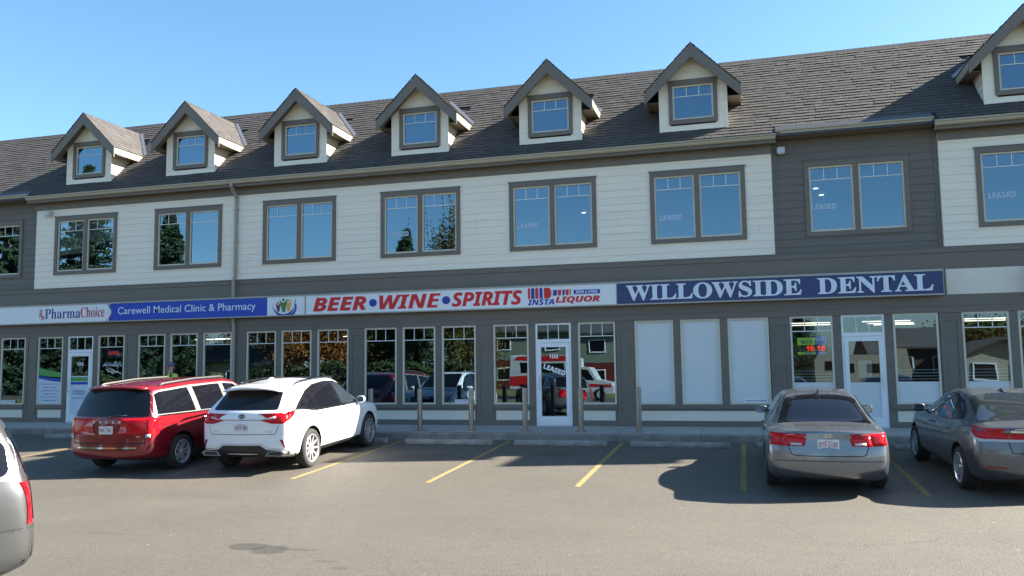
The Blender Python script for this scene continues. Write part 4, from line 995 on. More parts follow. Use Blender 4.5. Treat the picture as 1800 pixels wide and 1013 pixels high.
m = MB(); text_fit(m, 'INSTA', -5.78, -5.02, 3.315, 3.475, Y1, 'ital', .02); put(t, cx, 'lettering', m, s_blue)
m = MB(); text_fit(m, 'LIQUOR', -4.99, -3.75, 3.325, 3.53, Y1, 'ital', .03); put(t, cx, 'lettering', m, s_red)
m = MB(); m.box(-4.47, -3.74, Y1-.001, Y1+.003, 3.58, 3.70); put(t, cx, 'lettering_bar', m, s_blue)
m = MB(); text_fit(m, 'BEER & WINE', -4.41, -3.80, 3.60, 3.68, Y1-.003, 'ital', .01); put(t, cx, 'lettering', m, s_white)
def bottle(poly, mm): q = MB(); q.prism(poly, Y1-.001, Y1+.003, 'xz'); put(t, cx, 'emblem_bottle', q, mm)
for xx, wd, mm in ((-5.77,.065,s_red), (-5.68,.10,s_blue), (-5.56,.09,s_red), (-5.44,.09,s_blue)): bottle([(xx,3.49),(xx+wd,3.49),(xx+wd,3.77),(xx+wd*.7,3.80),(xx+wd*.3,3.80),(xx,3.77)], mm)
bottle([(-5.31,3.49),(-5.17,3.49),(-5.12,3.53),(-5.10,3.60),(-5.10,3.68),(-5.13,3.76),(-5.18,3.79),(-5.31,3.79)], s_red)
for xx, wd, mm in ((-5.06,.11,s_blue), (-4.92,.09,s_red), (-4.79,.06,s_blue), (-4.70,.08,s_red), (-4.59,.03,s_red)): bottle([(xx,3.56),(xx+wd,3.56),(xx+wd+.02,3.72),(xx+.01,3.72)], mm)
# dentist
t, cx = sign('dental_sign', 'navy sign box with white serif letters reading WILLOWSIDE DENTAL', -3.29, 4.75, [(-3.28,4.74,sn)])
m = MB(); text_fit(m, 'WILLOWSIDE', -3.03, 1.46, 3.345, 3.77, Y1, 'serif', .012); put(t, cx, 'lettering', m, s_white)
m = MB(); text_fit(m, 'DENTAL', 1.84, 4.52, 3.345, 3.77, Y1, 'serif', .012); put(t, cx, 'lettering', m, s_white)
t, cx = sign('blank_sign', 'blank white sign box at the right edge beyond the plain white band', 6.62, 12.5, [(6.64,12.48,sw)])

# ---------------------------------------------------------------- letters, film and notices on the shop windows
def on_win(parent, name, mb, m): return mb.build(name, m, parent)
def swoosh(x0, x1, zl0, zl1, zr0, zr1, y, bow, n=10):
    mb = MB(); pts = []
    for i in range(n+1):
        t = i/n; x = x0+(x1-x0)*t; a = zl0+(zr0-zl0)*t-bow*math.sin(math.pi*t*.5)*(1-t)*1.5; b = zl1+(zr1-zl1)*t-bow*math.sin(math.pi*t*.5)*(1-t)*1.5; pts.append((x, a, b))
    for (xa, a, b), (xb, c, d) in zip(pts[:-1], pts[1:]): mb.quad((xa,y,a), (xb,y,c), (xb,y,d), (xa,y,b))
    return mb
film_b = mat('pale blue window film', hexc(196,208,224), .5); ink = mat('blue print', hexc(60,84,140), .5); vgreen = mat('green film', hexc(72,150,72), .5); vblue = mat('blue film', hexc(32,62,170), .5)
B, ws, dr = bayinfo[0]
m = MB(); m.quad((B+.05,.012,.63), (B+.97,.012,.63), (B+.97,.012,1.36), (B+.05,.012,1.50)); on_win(ws[0], 'window_film', m, film_b)
on_win(ws[0], 'film_swoosh', swoosh(B+.05, B+.97, 1.55, 1.80, 1.48, 1.62, .010, .05), vgreen); on_win(ws[0], 'film_swoosh', swoosh(B+.05, B+.97, 1.44, 1.53, 1.31, 1.42, .009, .04), vblue)
m = MB()
for i, s in enumerate(('Prescription Services', 'Walk-in Clinic', 'Compounding Pharmacy', 'Travel Vaccines', 'Free Local Delivery', 'Medication Reviews')): text_fit(m, s, B+(.15 if i % 2 == 0 else .25), B+(.87 if i % 2 == 0 else .77), 1.22-i*.105, 1.265-i*.105, .008, 'sans')
on_win(ws[0], 'window_lettering', m, ink)
m = MB(); m.quad((B+1.37,-.004,.26), (B+2.08,-.004,.26), (B+2.08,-.004,1.50), (B+1.37,-.004,1.50)); on_win(dr, 'door_film', m, film_b)
m = MB(); m.quad((B+1.37,-.006,1.33), (B+2.08,-.006,1.33), (B+2.08,-.006,1.46), (B+1.37,-.006,1.46)); on_win(dr, 'film_stripe', m, vgreen)
m = MB(); m.quad((B+1.37,-.006,1.22), (B+2.08,-.006,1.22), (B+2.08,-.006,1.31), (B+1.37,-.006,1.31)); on_win(dr, 'film_stripe', m, vblue)
m = MB(); text_fit(m, 'CAREWELL', B+1.47, B+1.98, .98, 1.04, -.006, 'sans'); text_fit(m, 'PHARMACY', B+1.47, B+1.98, .90, .96, -.006, 'sans'); text_fit(m, '587-416-0104', B+1.45, B+2.0, .76, .81, -.006, 'sans'); on_win(dr, 'door_lettering', m, ink)
m = MB(); text_fit(m, 'Active', B+2.60, B+3.02, 1.80, 1.95, .012, 'script'); text_fit(m, 'Life', B+3.0, B+3.34, 1.72, 1.95, .012, 'script'); on_win(ws[1], 'window_lettering', m, s_white)
m = MB(); m.prism([(B+2.93+.33*math.cos(R(q*15)), 2.22+.12*math.sin(R(q*15))) for q in range(24)], .10, .13, 'xz')
ns = thing('open_sign', 'lit oval open sign in blue and red hanging inside the pharmacy window', 'sign', (B+2.93, .115, 2.10)); m.v = [(x-(B+2.93), y-.115, z-2.10) for x, y, z in m.v]; m.build('sign_board', s_pblue, ns, fixn=True)
m = MB(); text_fit(m, 'OPEN', -.20, .20, .06, .18, -.02, 'sans'); m.build('lettering', mat('neon red', (.6,.03,.02), .4, emit=(1,.12,.05), estr=.10), ns)
B, ws, dr = bayinfo[4]
m = MB(); text_fit(m, 'LEASED', B+1.42, B+2.06, 1.45, 1.59, -.004, 'sans', .03, rot=R(-20)); on_win(dr, 'door_lettering', m, mat('white vinyl', (.8,.8,.8), .5))
for k, xx, lab in ((-1, BAYS[1]+2.42+.10, 'white customer parking notice at the foot of the far left window'), (3, bayinfo[3][0]+2.42+.40, 'white customer parking notice in the window corner left of door 106, behind a steel bollard'), (5, bayinfo[5][0]+2.42+.36, 'white customer parking notice at the foot of the frosted window')):
    t = thing('parking_notice', lab, 'notice', (xx+.28, -.004, .63), group='parking notices in the shop windows')
    m = MB(); m.box(-.29, .29, -.012, -.001, 0, .085); m.build('notice_card', mat('notice white', hexc(225,228,235), .5), t); m = MB(); text_fit(m, '15 MIN CUSTOMER PARKING', -.26, .26, .028, .058, -.0135, 'sans', .02); m.build('lettering', ink, t)
# lottery display hung inside the first window right of the frosted ones
B, ws, dr = bayinfo[6]
lt = thing('lottery_display', 'hanging lottery jackpot display with green and blue tops and red digits', 'sign', (B+.50, .16, 1.90))
led = mat('red led digits', (.5,.0,.0), .4, emit=(1,.02,.01), estr=.3)
for x0, x1, mm, tx, nm, nt_ in ((-.33,.10,mat('lottery green', hexc(110,165,50), .4, emit=hexc(110,165,50), estr=.12),'MAX','lottery_panel','10'), (.105,.36,mat('lottery blue', hexc(30,60,130), .4, emit=hexc(30,60,150), estr=.15),'649','lottery_panel','16')):
    m = MB(); m.box(x0, x1, -.02, .02, .17, .36 if tx == 'MAX' else .38); po = m.build(nm, mm, lt)
    m = MB(); text_fit(m, tx, x0+.10 if tx == 'MAX' else x0+.03, x1-.06 if tx == 'MAX' else x1-.05, .205, .30, -.022, 'sans', .01); m.build('lettering', s_white if tx != 'MAX' else s_blue, po)
    m = MB(); m.box(x0, x1, -.018, .018, -.0, .168); p2 = m.build('digit_panel', mat('black panel', (.01,.01,.01), .4), lt)
    m = MB(); text_fit(m, nt_, x1-.22, x1-.03, .02, .15, -.021, 'sans', .02); m.build('led_digits', led, p2)
    m = MB(); m.box(x0, x1, -.02, .02, -.07, -.003); p3 = m.build('caption_strip', mm, lt); m = MB(); m.box(x0+(x1-x0)*.35, x1-.04, -.022, -.0205, -.055, -.015); m.build('caption', s_white, p3)
m = MB(); m.tube([(-.2,0,.36), (-.2,0,.90)], .004, 5); m.tube([(.25,0,.38), (.25,0,.90)], .004, 5); m.build('hanger', blackp, lt)
# strip lights inside
lm = mat('fluorescent tube', (.9,.9,.85), .5, emit=(1,.95,.75), estr=.6)
def strip(x, y, z=2.66, L=1.2, ax='x'):
    room = 'shop with the lottery display' if .8 < x < 4.8 else 'rightmost shop' if x > 4.8 else 'shop above the white suv' if x > -14 else 'pharmacy above the red minivan'
    t = thing('strip_light', 'strip light '+('near the front' if y < 1.5 else 'further back' if y < 3 else 'deepest')+(' left' if (x < 3 or 4.8 < x < 7) else ' right')+' in the '+room, 'ceiling light', (x, y, z), group='strip lights inside the shops')
    m = MB(); m.box(-L/2, L/2, -.05, .05, .03, .07); m.build('housing', white_al, t); m = MB(); m.box(-L/2+.02, L/2-.02, -.035, .035, .012, .029); m.build('tube', lm, t)
for x, y in ((1.7,1.3), (1.9,2.6), (3.6,1.3), (3.9,2.6), (4.2,3.6), (5.9,1.2), (6.1,2.4), (7.7,1.2), (7.9,2.4), (-12.2,2.6), (-17.6,2.2), (-16.8,2.2)): strip(x, y)
pl_ = mat('downlight glow', (.9,.9,.85), .5, emit=(1,.95,.8), estr=.6)
for i, (x, y) in enumerate(((2.28,2.6), (2.05,1.6), (-4.7,3.0))):
    t = thing('ceiling_lamp', 'small bright ceiling lamp inside an upper window', 'ceiling light', (x, y, 6.9 if 0 else 6.05+.35), group='ceiling lamps upstairs')
    m = MB(); m.lathe([(0,.0), (.12,.0), (.14,.05), (.03,.09), (.012,.75), (0,.75)], 14, 'z'); m.build('shade', white_al, t, True); m = MB(); m.lathe([(0,-.012), (.07,-.012), (.07,-.002), (0,-.002)], 14, 'z'); m.build('bulb', pl_, t)
# framed picture and a blind
B7 = bayinfo[7][0]; m = MB(); m.box(-.3, .3, -.02, .02, 0, .62); pt = m.build('picture_frame', mat('dark picture', (.03,.045,.03), .5, noise=.3, nscale=4)); pt.location = (B7+.55, 3.36, 1.5); tag(pt, 'dark framed picture on the brown wall inside the rightmost shop', 'picture')
# ---------------------------------------------------------------- lot, pavement, markings
def asphalt_mat():
    m = bpy.data.materials.new('sun-bleached asphalt'); m.use_nodes = True; n = m.node_tree.nodes; l = m.node_tree.links; p = n['Principled BSDF']
    p.inputs['Roughness'].default_value = .66; p.inputs['Specular IOR Level'].default_value = .7
    tc = n.new('ShaderNodeTexCoord')
    def noise(scale, detail=5, rough=.6, mapscale=None, lo=.35, hi=.65, a=0., b=1., dist=0.):
        src = tc.outputs['Object']
        if mapscale:
            mp = n.new('ShaderNodeMapping'); mp.inputs['Scale'].default_value = mapscale; l.new(src, mp.inputs[0]); src = mp.outputs[0]
        t = n.new('ShaderNodeTexNoise'); t.inputs['Scale'].default_value = scale; t.inputs['Detail'].default_value = detail; t.inputs['Roughness'].default_value = rough; t.inputs['Distortion'].default_value = dist
        l.new(src, t.inputs[0]); r = n.new('ShaderNodeMapRange'); r.inputs[1].default_value = lo; r.inputs[2].default_value = hi; r.inputs[3].default_value = a; r.inputs[4].default_value = b; l.new(t.outputs[0], r.inputs[0]); return r.outputs[0]
    def mul(a, b):
        q = n.new('ShaderNodeMath'); q.operation = 'MULTIPLY'; l.new(a, q.inputs[0]); l.new(b, q.inputs[1]); return q.outputs[0]
    v = mul(noise(.35, 4, .6, (1,1.6,1), .3, .7, .90, 1.07), noise(3., 6, .7, (.35,1,1), .3, .7, .94, 1.05))
    v = mul(v, noise(38, 3, .85, None, .30, .70, .68, 1.32)); v = mul(v, noise(95, 2, .8, None, .3, .7, .66, 1.34)); v = mul(v, noise(11, 4, .7, (.6,1,1), .3, .7, .91, 1.08))
    v = mul(v, noise(9., 4, .6, (.12,1,1), .55, .75, 1., .93))
    sx = n.new('ShaderNodeSeparateXYZ'); l.new(tc.outputs['Object'], sx.inputs[0])
    warp = noise(5.5, 5, .6, (.5,1,1), 0, 1, -1.1, 1.1)
    def blob(cx, cy, rx, ry, dark, edge=.25):
        dx = n.new('ShaderNodeMath'); dx.operation = 'MULTIPLY_ADD'; l.new(sx.outputs[0], dx.inputs[0]); dx.inputs[1].default_value = 1/rx; dx.inputs[2].default_value = -cx/rx
        dy = n.new('ShaderNodeMath'); dy.operation = 'MULTIPLY_ADD'; l.new(sx.outputs[1], dy.inputs[0]); dy.inputs[1].default_value = 1/ry; dy.inputs[2].default_value = -cy/ry
        x2 = mul(dx.outputs[0], dx.outputs[0]); y2 = mul(dy.outputs[0], dy.outputs[0]); s = n.new('ShaderNodeMath'); s.operation = 'ADD'; l.new(x2, s.inputs[0]); l.new(y2, s.inputs[1])
        s2 = n.new('ShaderNodeMath'); s2.operation = 'ADD'; l.new(s.outputs[0], s2.inputs[0]); l.new(warp, s2.inputs[1])
        r = n.new('ShaderNodeMapRange'); r.inputs[1].default_value = 1-edge; r.inputs[2].default_value = 1+edge; r.inputs[3].default_value = dark; r.inputs[4].default_value = 1.; l.new(s2.outputs[0], r.inputs[0]); return r.outputs[0]
    vc = n.new('ShaderNodeTexVoronoi'); vc.feature = 'DISTANCE_TO_EDGE'; vc.inputs['Scale'].default_value = .17
    wn_ = n.new('ShaderNodeTexNoise'); wn_.inputs['Scale'].default_value = 1.3; wn_.inputs['Detail'].default_value = 5; l.new(tc.outputs['Object'], wn_.inputs[0])
    vm = n.new('ShaderNodeMix'); vm.data_type = 'RGBA'; vm.blend_type = 'LINEAR_LIGHT'; vm.inputs['Factor'].default_value = .45; l.new(tc.outputs['Object'], vm.inputs['A']); l.new(wn_.outputs['Color'], vm.inputs['B']); l.new(vm.outputs['Result'], vc.inputs['Vector'])
    cr = n.new('ShaderNodeMapRange'); cr.inputs[1].default_value = 0; cr.inputs[2].default_value = .0022; cr.inputs[3].default_value = .62; cr.inputs[4].default_value = 1.; l.new(vc.outputs['Distance'], cr.inputs[0])
    gate = noise(.22, 2, .5, None, .45, .6, 0, 1); cg = n.new('ShaderNodeMath'); cg.operation = 'MAXIMUM'; l.new(cr.outputs[0], cg.inputs[0]); l.new(gate, cg.inputs[1]); v = mul(v, cg.outputs[0])
    for b in ((-6.28,-12.62,.28,.19,.55,.10), (-5.90,-12.72,.26,.22,.55,.10), (-5.62,-12.64,.28,.06,.66,.15), (-7.1,-4.9,.7,.5,.72,.8), (-4.1,-4.1,.5,.4,.62,.8), (-1.3,-4.6,.5,.4,.8,.8), (-4.9,-13.1,.16,.05,.72,.4), (-4.6,-13.35,.12,.05,.72,.4), (-6.2,-8.6,.10,.05,.6,.4), (-8.6,-12.3,.6,.05,.85,.5), (-9.6,-9.5,.8,.3,.88,.8), (1.,-14.6,5.2,1.75,.84,.12), (-3.9,-13.55,.3,.05,.85,.4), (-8.0,-10.2,.10,.05,.8,.4), (3.4,-10.6,1.2,.5,.9,.8)):
        v = mul(v, blob(*b))
    hs = n.new('ShaderNodeHueSaturation'); hs.inputs['Color'].default_value = (*hexc(84,79,70), 1); l.new(v, hs.inputs['Value'])
    # pale specks: grit and leaf crumbs
    vo = n.new('ShaderNodeTexVoronoi'); vo.inputs['Scale'].default_value = 2.6; l.new(tc.outputs['Object'], vo.inputs['Vector']); lt = n.new('ShaderNodeMath'); lt.operation = 'LESS_THAN'; lt.inputs[1].default_value = .045; l.new(vo.outputs['Distance'], lt.inputs[0])
    lt2 = mul(lt.outputs[0], noise(.9, 2, .5, None, .5, .56, 0, 1))
    mx = n.new('ShaderNodeMix'); mx.data_type = 'RGBA'; l.new(lt2, mx.inputs['Factor']); l.new(hs.outputs[0], mx.inputs['A']); mx.inputs['B'].default_value = (.26,.24,.20,1)
    l.new(mx.outputs['Result'], p.inputs['Base Color'])
    bt = n.new('ShaderNodeTexNoise'); bt.inputs['Scale'].default_value = 75; bt.inputs['Detail'].default_value = 3; l.new(tc.outputs['Object'], bt.inputs[0])
    b = n.new('ShaderNodeBump'); b.inputs['Strength'].default_value = .65; b.inputs['Distance'].default_value = .015; l.new(bt.outputs[0], b.inputs['Height']); l.new(b.outputs[0], p.inputs['Normal'])
    return m
asph = asphalt_mat()
KY = -2.05
def sheet(name, x0, x1, ya, yb, z, m, n=1):
    mb = MB()
    ys = sorted({ya, yb} | {q for q in (-14., -10.) if ya < q < yb})
    for a, b in zip(ys[:-1], ys[1:]): mb.quad((x0,a,gz(a)+z), (x1,a,gz(a)+z), (x1,b,gz(b)+z), (x0,b,gz(b)+z))
    return tag(mb.build(name, m), kind='structure')
sheet('parking_lot', -900, 900, -900, KY, 0, asph)
grass = mat('autumn lawn', (.10,.12,.03), .95, noise=.35, nscale=1.2, bump=.6, bscale=60)
sheet('lawn', -400, 400, -200, -38.5, .02, grass); sheet('verge', -400, 400, -30.5, -25.5, .015, grass)
conc = mat('pavement concrete', hexc(166,162,154), .85, noise=.14, nscale=2.2, bump=.25, bscale=120)
curb_m = mat('kerb concrete', hexc(128,124,118), .9, noise=.30, nscale=3.0, bump=.4, bscale=70)
s = MB(); s.box(X_L-3, X_R+3, -1.90, .03, -.3, 0); s.v = [(x, y, z + (-.016*(-y) if z > -.1 else 0)) for x, y, z in s.v]
sd_ = tag(s.build('sidewalk', conc), kind='structure')
kc = MB(); kc.prism([(-1.898,-.3), (-1.898,-.031), (-2.01,-.034), (-2.035,-.044), (-2.05,-.066), (KY-.012,-.3)], X_L-3, X_R+3, 'yz'); tag(kc.build('kerb', curb_m), kind='structure')
j = MB(); x = X_L
while x < X_R:
    j.add([(x,-1.899,.0015-.0304), (x+.010,-1.899,.0015-.0304), (x+.010,-.05,.0015-.0008), (x,-.05,.0015-.0008)], [(0,1,2,3)]); j.add([(x,-2.0535,-.066), (x,-2.0645,-.22), (x+.008,-2.0645,-.22), (x+.008,-2.0535,-.066)], [(0,1,2,3)]); x += 1.98
tag(j.build('pavement_joints', mat('joint dirt', (.05,.048,.045), .95)), kind='structure')
def line_mat():
    m = bpy.data.materials.new('worn yellow paint'); m.use_nodes = True; n = m.node_tree.nodes; l = m.node_tree.links; p = n['Principled BSDF']; p.inputs['Roughness'].default_value = .8
    tc = n.new('ShaderNodeTexCoord'); t = n.new('ShaderNodeTexNoise'); t.inputs['Scale'].default_value = 14; t.inputs['Detail'].default_value = 8; t.inputs['Roughness'].default_value = .75; l.new(tc.outputs['Object'], t.inputs[0])
    r = n.new('ShaderNodeMapRange'); r.inputs[1].default_value = .52; r.inputs[2].default_value = .66; l.new(t.outputs[0], r.inputs[0]); mx = n.new('ShaderNodeMix'); mx.data_type = 'RGBA'; l.new(r.outputs[0], mx.inputs['Factor'])
    mx.inputs['A'].default_value = (*hexc(142,124,74), 1); mx.inputs['B'].default_value = (*hexc(84,79,70), 1); l.new(mx.outputs['Result'], p.inputs['Base Color']); return m
ylm = line_mat()
for k in range(-6, 8):
    xx = -.11+2.8*k; mb = MB(); n = 24
    for i in range(n):
        a, b = -2.25-5.55*i/n, -2.25-5.55*(i+1)/n; e = lambda: .004*(rnd.random()-.5)
        mb.quad((xx-.052,b,gz(b)+.004), (xx+.052,b,gz(b)+.004), (xx+.052,a,gz(a)+.004), (xx-.052,a,gz(a)+.004))
    tag(mb.build('parking_line', ylm), kind='structure')
stop_m = mat('parking stop concrete', hexc(138,135,130), .9, noise=.30, nscale=5, bump=.4, bscale=60)
wn = ['left of the red minivan, farthest left', 'left of the red minivan, second from the left', 'in the empty stall just left of the red minivan', 'ahead of the red minivan', 'ahead of the white suv', 'in the empty stall right of the white suv', 'in the middle one of the three empty stalls', 'in the empty stall left of the grey sedan', 'ahead of the grey sedan', 'ahead of the charcoal sedan']
proto = None
for k in range(-7, 3):
    xc = -.11+2.8*k+1.4; yc = -2.80+rnd.uniform(-.06,.06)
    if proto is None:
        mb = MB(); mb.prism([(-.085,0), (-.085,.06), (-.055,.115), (.055,.115), (.085,.06), (.085,0)], -1.12, 1.12, 'yz'); me_o = mb.build('wheel_stop', stop_m); bm = bmesh.new(); bm.from_mesh(me_o.data); bmesh.ops.bevel(bm, geom=bm.edges[:], offset=.008, segments=2, affect='EDGES'); bm.to_mesh(me_o.data); bm.free(); proto = me_o; o = me_o
    else: o = proto.copy(); COL.objects.link(o)
    o.location = (xc, yc, gz(yc)); o.rotation_euler = (math.atan(SLOPE), 0, R(rnd.uniform(-.7,.7)))
    tag(o, 'worn concrete wheel stop '+wn[k+7], 'wheel stop', 'concrete wheel stops along the kerb')

# ---------------------------------------------------------------- bollards and wall lamps
steel = mat('brushed steel', (.25,.235,.21), .38, .85, noise=.08, nscale=8)
bn = ['half hidden behind the white suv bonnet', 'second from the left, before the middle window pane', 'third from the left, beside the parking notice', 'fourth from the left, just left of door 106', 'just right of door 106', 'rightmost, before the first frosted window']
proto = None
for k, xx in enumerate((-9.80, -8.38, -6.94, -5.49, -4.03, -2.58)):
    if proto is None:
        t = thing('bollard', '', 'bollard'); m = MB(); m.lathe([(0,1.10), (.062,1.10), (.068,1.094), (.068,.0)], 28, 'z'); m.build('post', steel, t, True).data.set_sharp_from_angle(angle=R(40))
        m = MB(); m.box(-.115,.115,-.115,.115,0,.014); po = m.build('base_plate', steel, t)
        for a in (-.085,.085):
            for b in (-.085,.085): m = MB(); m.lathe([(0,.030), (.014,.030), (.016,.0142), (0,.0142)], 6, 'z', (a,b,0)); m.build('anchor_bolt', steel, po)
        proto = t
    else: t = copy_tree(proto)
    t.location = (xx, -1.57, -.0245); tag(t, 'steel post bollard on the pavement, '+bn[k], 'bollard', 'steel bollards along the pavement')
for x, y, z, lab in ((1.10, .10, 7.13, 'white box floodlight on the dark grey bay, under its gutter'), (-22.32, -.016, 6.93, 'small grey box floodlight at the left end of the white wall')):
    t = thing('floodlight', lab, 'wall light', (x, y, z)); m = MB(); m.box(-.10,.10,-.20,-.05,-.09,.09); fo = m.build('lamp_housing', mat('floodlight body', hexc(190,196,206), .45), t)
    bv = bmesh.new(); bv.from_mesh(fo.data); bmesh.ops.bevel(bv, geom=bv.edges[:], offset=.025, segments=3, affect='EDGES'); bv.to_mesh(fo.data); bv.free()
    m = MB(); m.box(-.05,.05,-.055,.0,-.03,.03); m.box(-.03,.03,-.07,-.02,.07,.10); m.build('bracket', spout_m, t)

# ---------------------------------------------------------------- silver suv at the left edge
silver_p = mat('silver metallic paint', (.05,.0515,.053), .42, .35, coat=.35)
def silver_suv():
    sp = dict(paint=silver_p, W=1.92, wr=.37, track=1.66, axr=-1.40, axf=1.45, rfade=1.5, ffade=.9, rbow=.12, fbow=.22,
        ys=[-2.44,-2.38,-2.2,-1.9,-1.5,-1.1,-.7,-.3,.1,.45,.75,1.0,1.2,1.45,1.75,2.05,2.28,2.38,2.44],
        top=[(-2.44,1.70),(-1.9,1.77),(-.8,1.80),(.1,1.78),(.45,1.72),(1.2,1.2),(1.45,1.14),(2.05,1.08),(2.3,1.0),(2.44,.9)],
        belt=[(-2.44,1.13),(-.4,1.10),(1.2,1.07),(2.05,1.0),(2.3,.93),(2.44,.8)], under=[(-2.44,.36),(-2.1,.26),(1.9,.25),(2.44,.32)],
        hw=[(-2.44,.84),(-2.38,.89),(-2.2,.93),(-1.5,.955),(0,.945),(1.5,.955),(2.05,.92),(2.28,.86),(2.38,.78),(2.44,.68)],
        beltw=[(-2.4,.96),(0,.955)], shw=[(0,.99)], roofw=[(-2.44,.66),(-1.,.70),(.45,.66),(1.2,.70)],
        rear=[(.3,.10),(.4,.03),(.55,-.03),(.70,-.03),(.745,.035),(1.0,.05),(1.15,.08),(1.45,.18),(1.72,.32),(1.8,.36)], front=[(.2,.1),(.45,0),(.8,.05),(1.1,.2)], crease={4: .15, 3: .1, 1: .3})
    r = R(147); fx, fy = -math.sin(r), math.cos(r); lx, ly = -fy, fx
    cx, cy = -6.75, -15.45; rx, ry = cx-lx*.97*CS, cy-ly*.97*CS; ox, oy = rx+fx*2.35*CS, ry+fy*2.35*CS
    c = Car('parked_suv', 'silver suv cut off by the left edge, nearest the camera, showing a red corner lamp', 'suv', (ox, oy, -.66), r, sp, pitch=0)
    c.patch('rear_window', [(-.68,1.19),(.68,1.19),(.60,1.62),(-.60,1.62)], 'B', tint, rnd=.08, off=.004); c.patch('windshield', [(-.66,1.24),(.66,1.24),(.58,1.66),(-.58,1.66)], 'F', tint, rnd=.05)
    wt_ = mat('bright window moulding', (.78,.79,.80), .2, .6)
    for sd in 'RL':
        c.patch('window_surround', [(1.10,1.135),(.62,1.55),(.4,1.66),(-.3,1.70),(-1.45,1.69),(-1.95,1.64),(-2.14,1.50),(-2.17,1.22),(-2.1,1.165)], sd, wt_, off=.003, rnd=.06)
        for pl in ([(-1.30,1.19),(-1.36,1.655),(-1.90,1.60),(-2.06,1.48),(-2.09,1.25),(-2.04,1.20)], [(-.32,1.18),(-.34,1.665),(-1.25,1.655),(-1.18,1.19)], [(-.22,1.18),(-.24,1.665),(.36,1.62),(.60,1.51),(.98,1.165)]): c.patch('side_window', pl, sd, tint, off=.006, rnd=.05)
        mb = MB()
        for pts in ([(1.0,1.1),(1.02,.6),(.95,.3)], [(-.27,1.15),(-.26,.3)], [(-1.24,1.16),(-1.2,.9),(-1.02,.6),(-1.0,.3)], [(-2.40,.735),(-1.85,.72),(-1.80,.66)]): c.line(mb, pts, sd, .008, .0015)
        mb.build('door_seam', seam_m, c.t)
        for yy in (-1.0, .0):
            sg = 1 if sd == 'R' else -1; p, nn = c.cast(yy, 1.02, sd); h = MB(); h.tube([(p.x-.005*sg, yy-.11, 1.02), (p.x+.035*sg, yy-.085, 1.022), (p.x+.04*sg, yy+.06, 1.022), (p.x-.005*sg, yy+.09, 1.02)], [.012,.016,.016,.012], 8); h.build('door_handle', silver_p, c.t, True)
    for sg, sd in ((1, 'R'), (-1, 'L')):
        mb = MB(); c.patch('', [(a*sg, b) for a, b in [(.83,.76),(.81,1.14),(.86,1.14),(.89,.76)]], 'B', None, off=.010, mb=mb); c.patch('', [(-2.40,.76),(-2.36,1.14),(-2.31,1.14),(-2.345,.76)], sd, None, off=.010, mb=mb); lo = mb.build('tail_light', redl, c.t, True)
    bmb = mat('grey bumper plastic', (.035,.036,.036), .55)
    for sd in 'RL': c.patch('bumper_corner', [(-2.46,.38),(-2.46,.715),(-1.86,.70),(-1.80,.60),(-1.78,.36)], sd, bmb, off=.008, rnd=.03)
    c.patch('rear_bumper', [(-.92,.38),(.92,.38),(.92,.715),(-.92,.715)], 'B', bmb, off=.008)
    c.plate(.92, 'BHM 515'); c.mirrors(.95, 1.2, silver_p, mirr, x=.88)
    for sg in (1, -1): c.patch('headlight', [(a*sg, b) for a, b in [(.46,.76),(.46,.94),(.82,.96),(.84,.78)]], 'F', clearl, off=.01)
    c.patch('hood_grille', [(-.40,.74),(.40,.74),(.40,.95),(-.40,.95)], 'F', gloss_black)
    c.wheels((6, 0), silver, .66); return c
silver_suv()

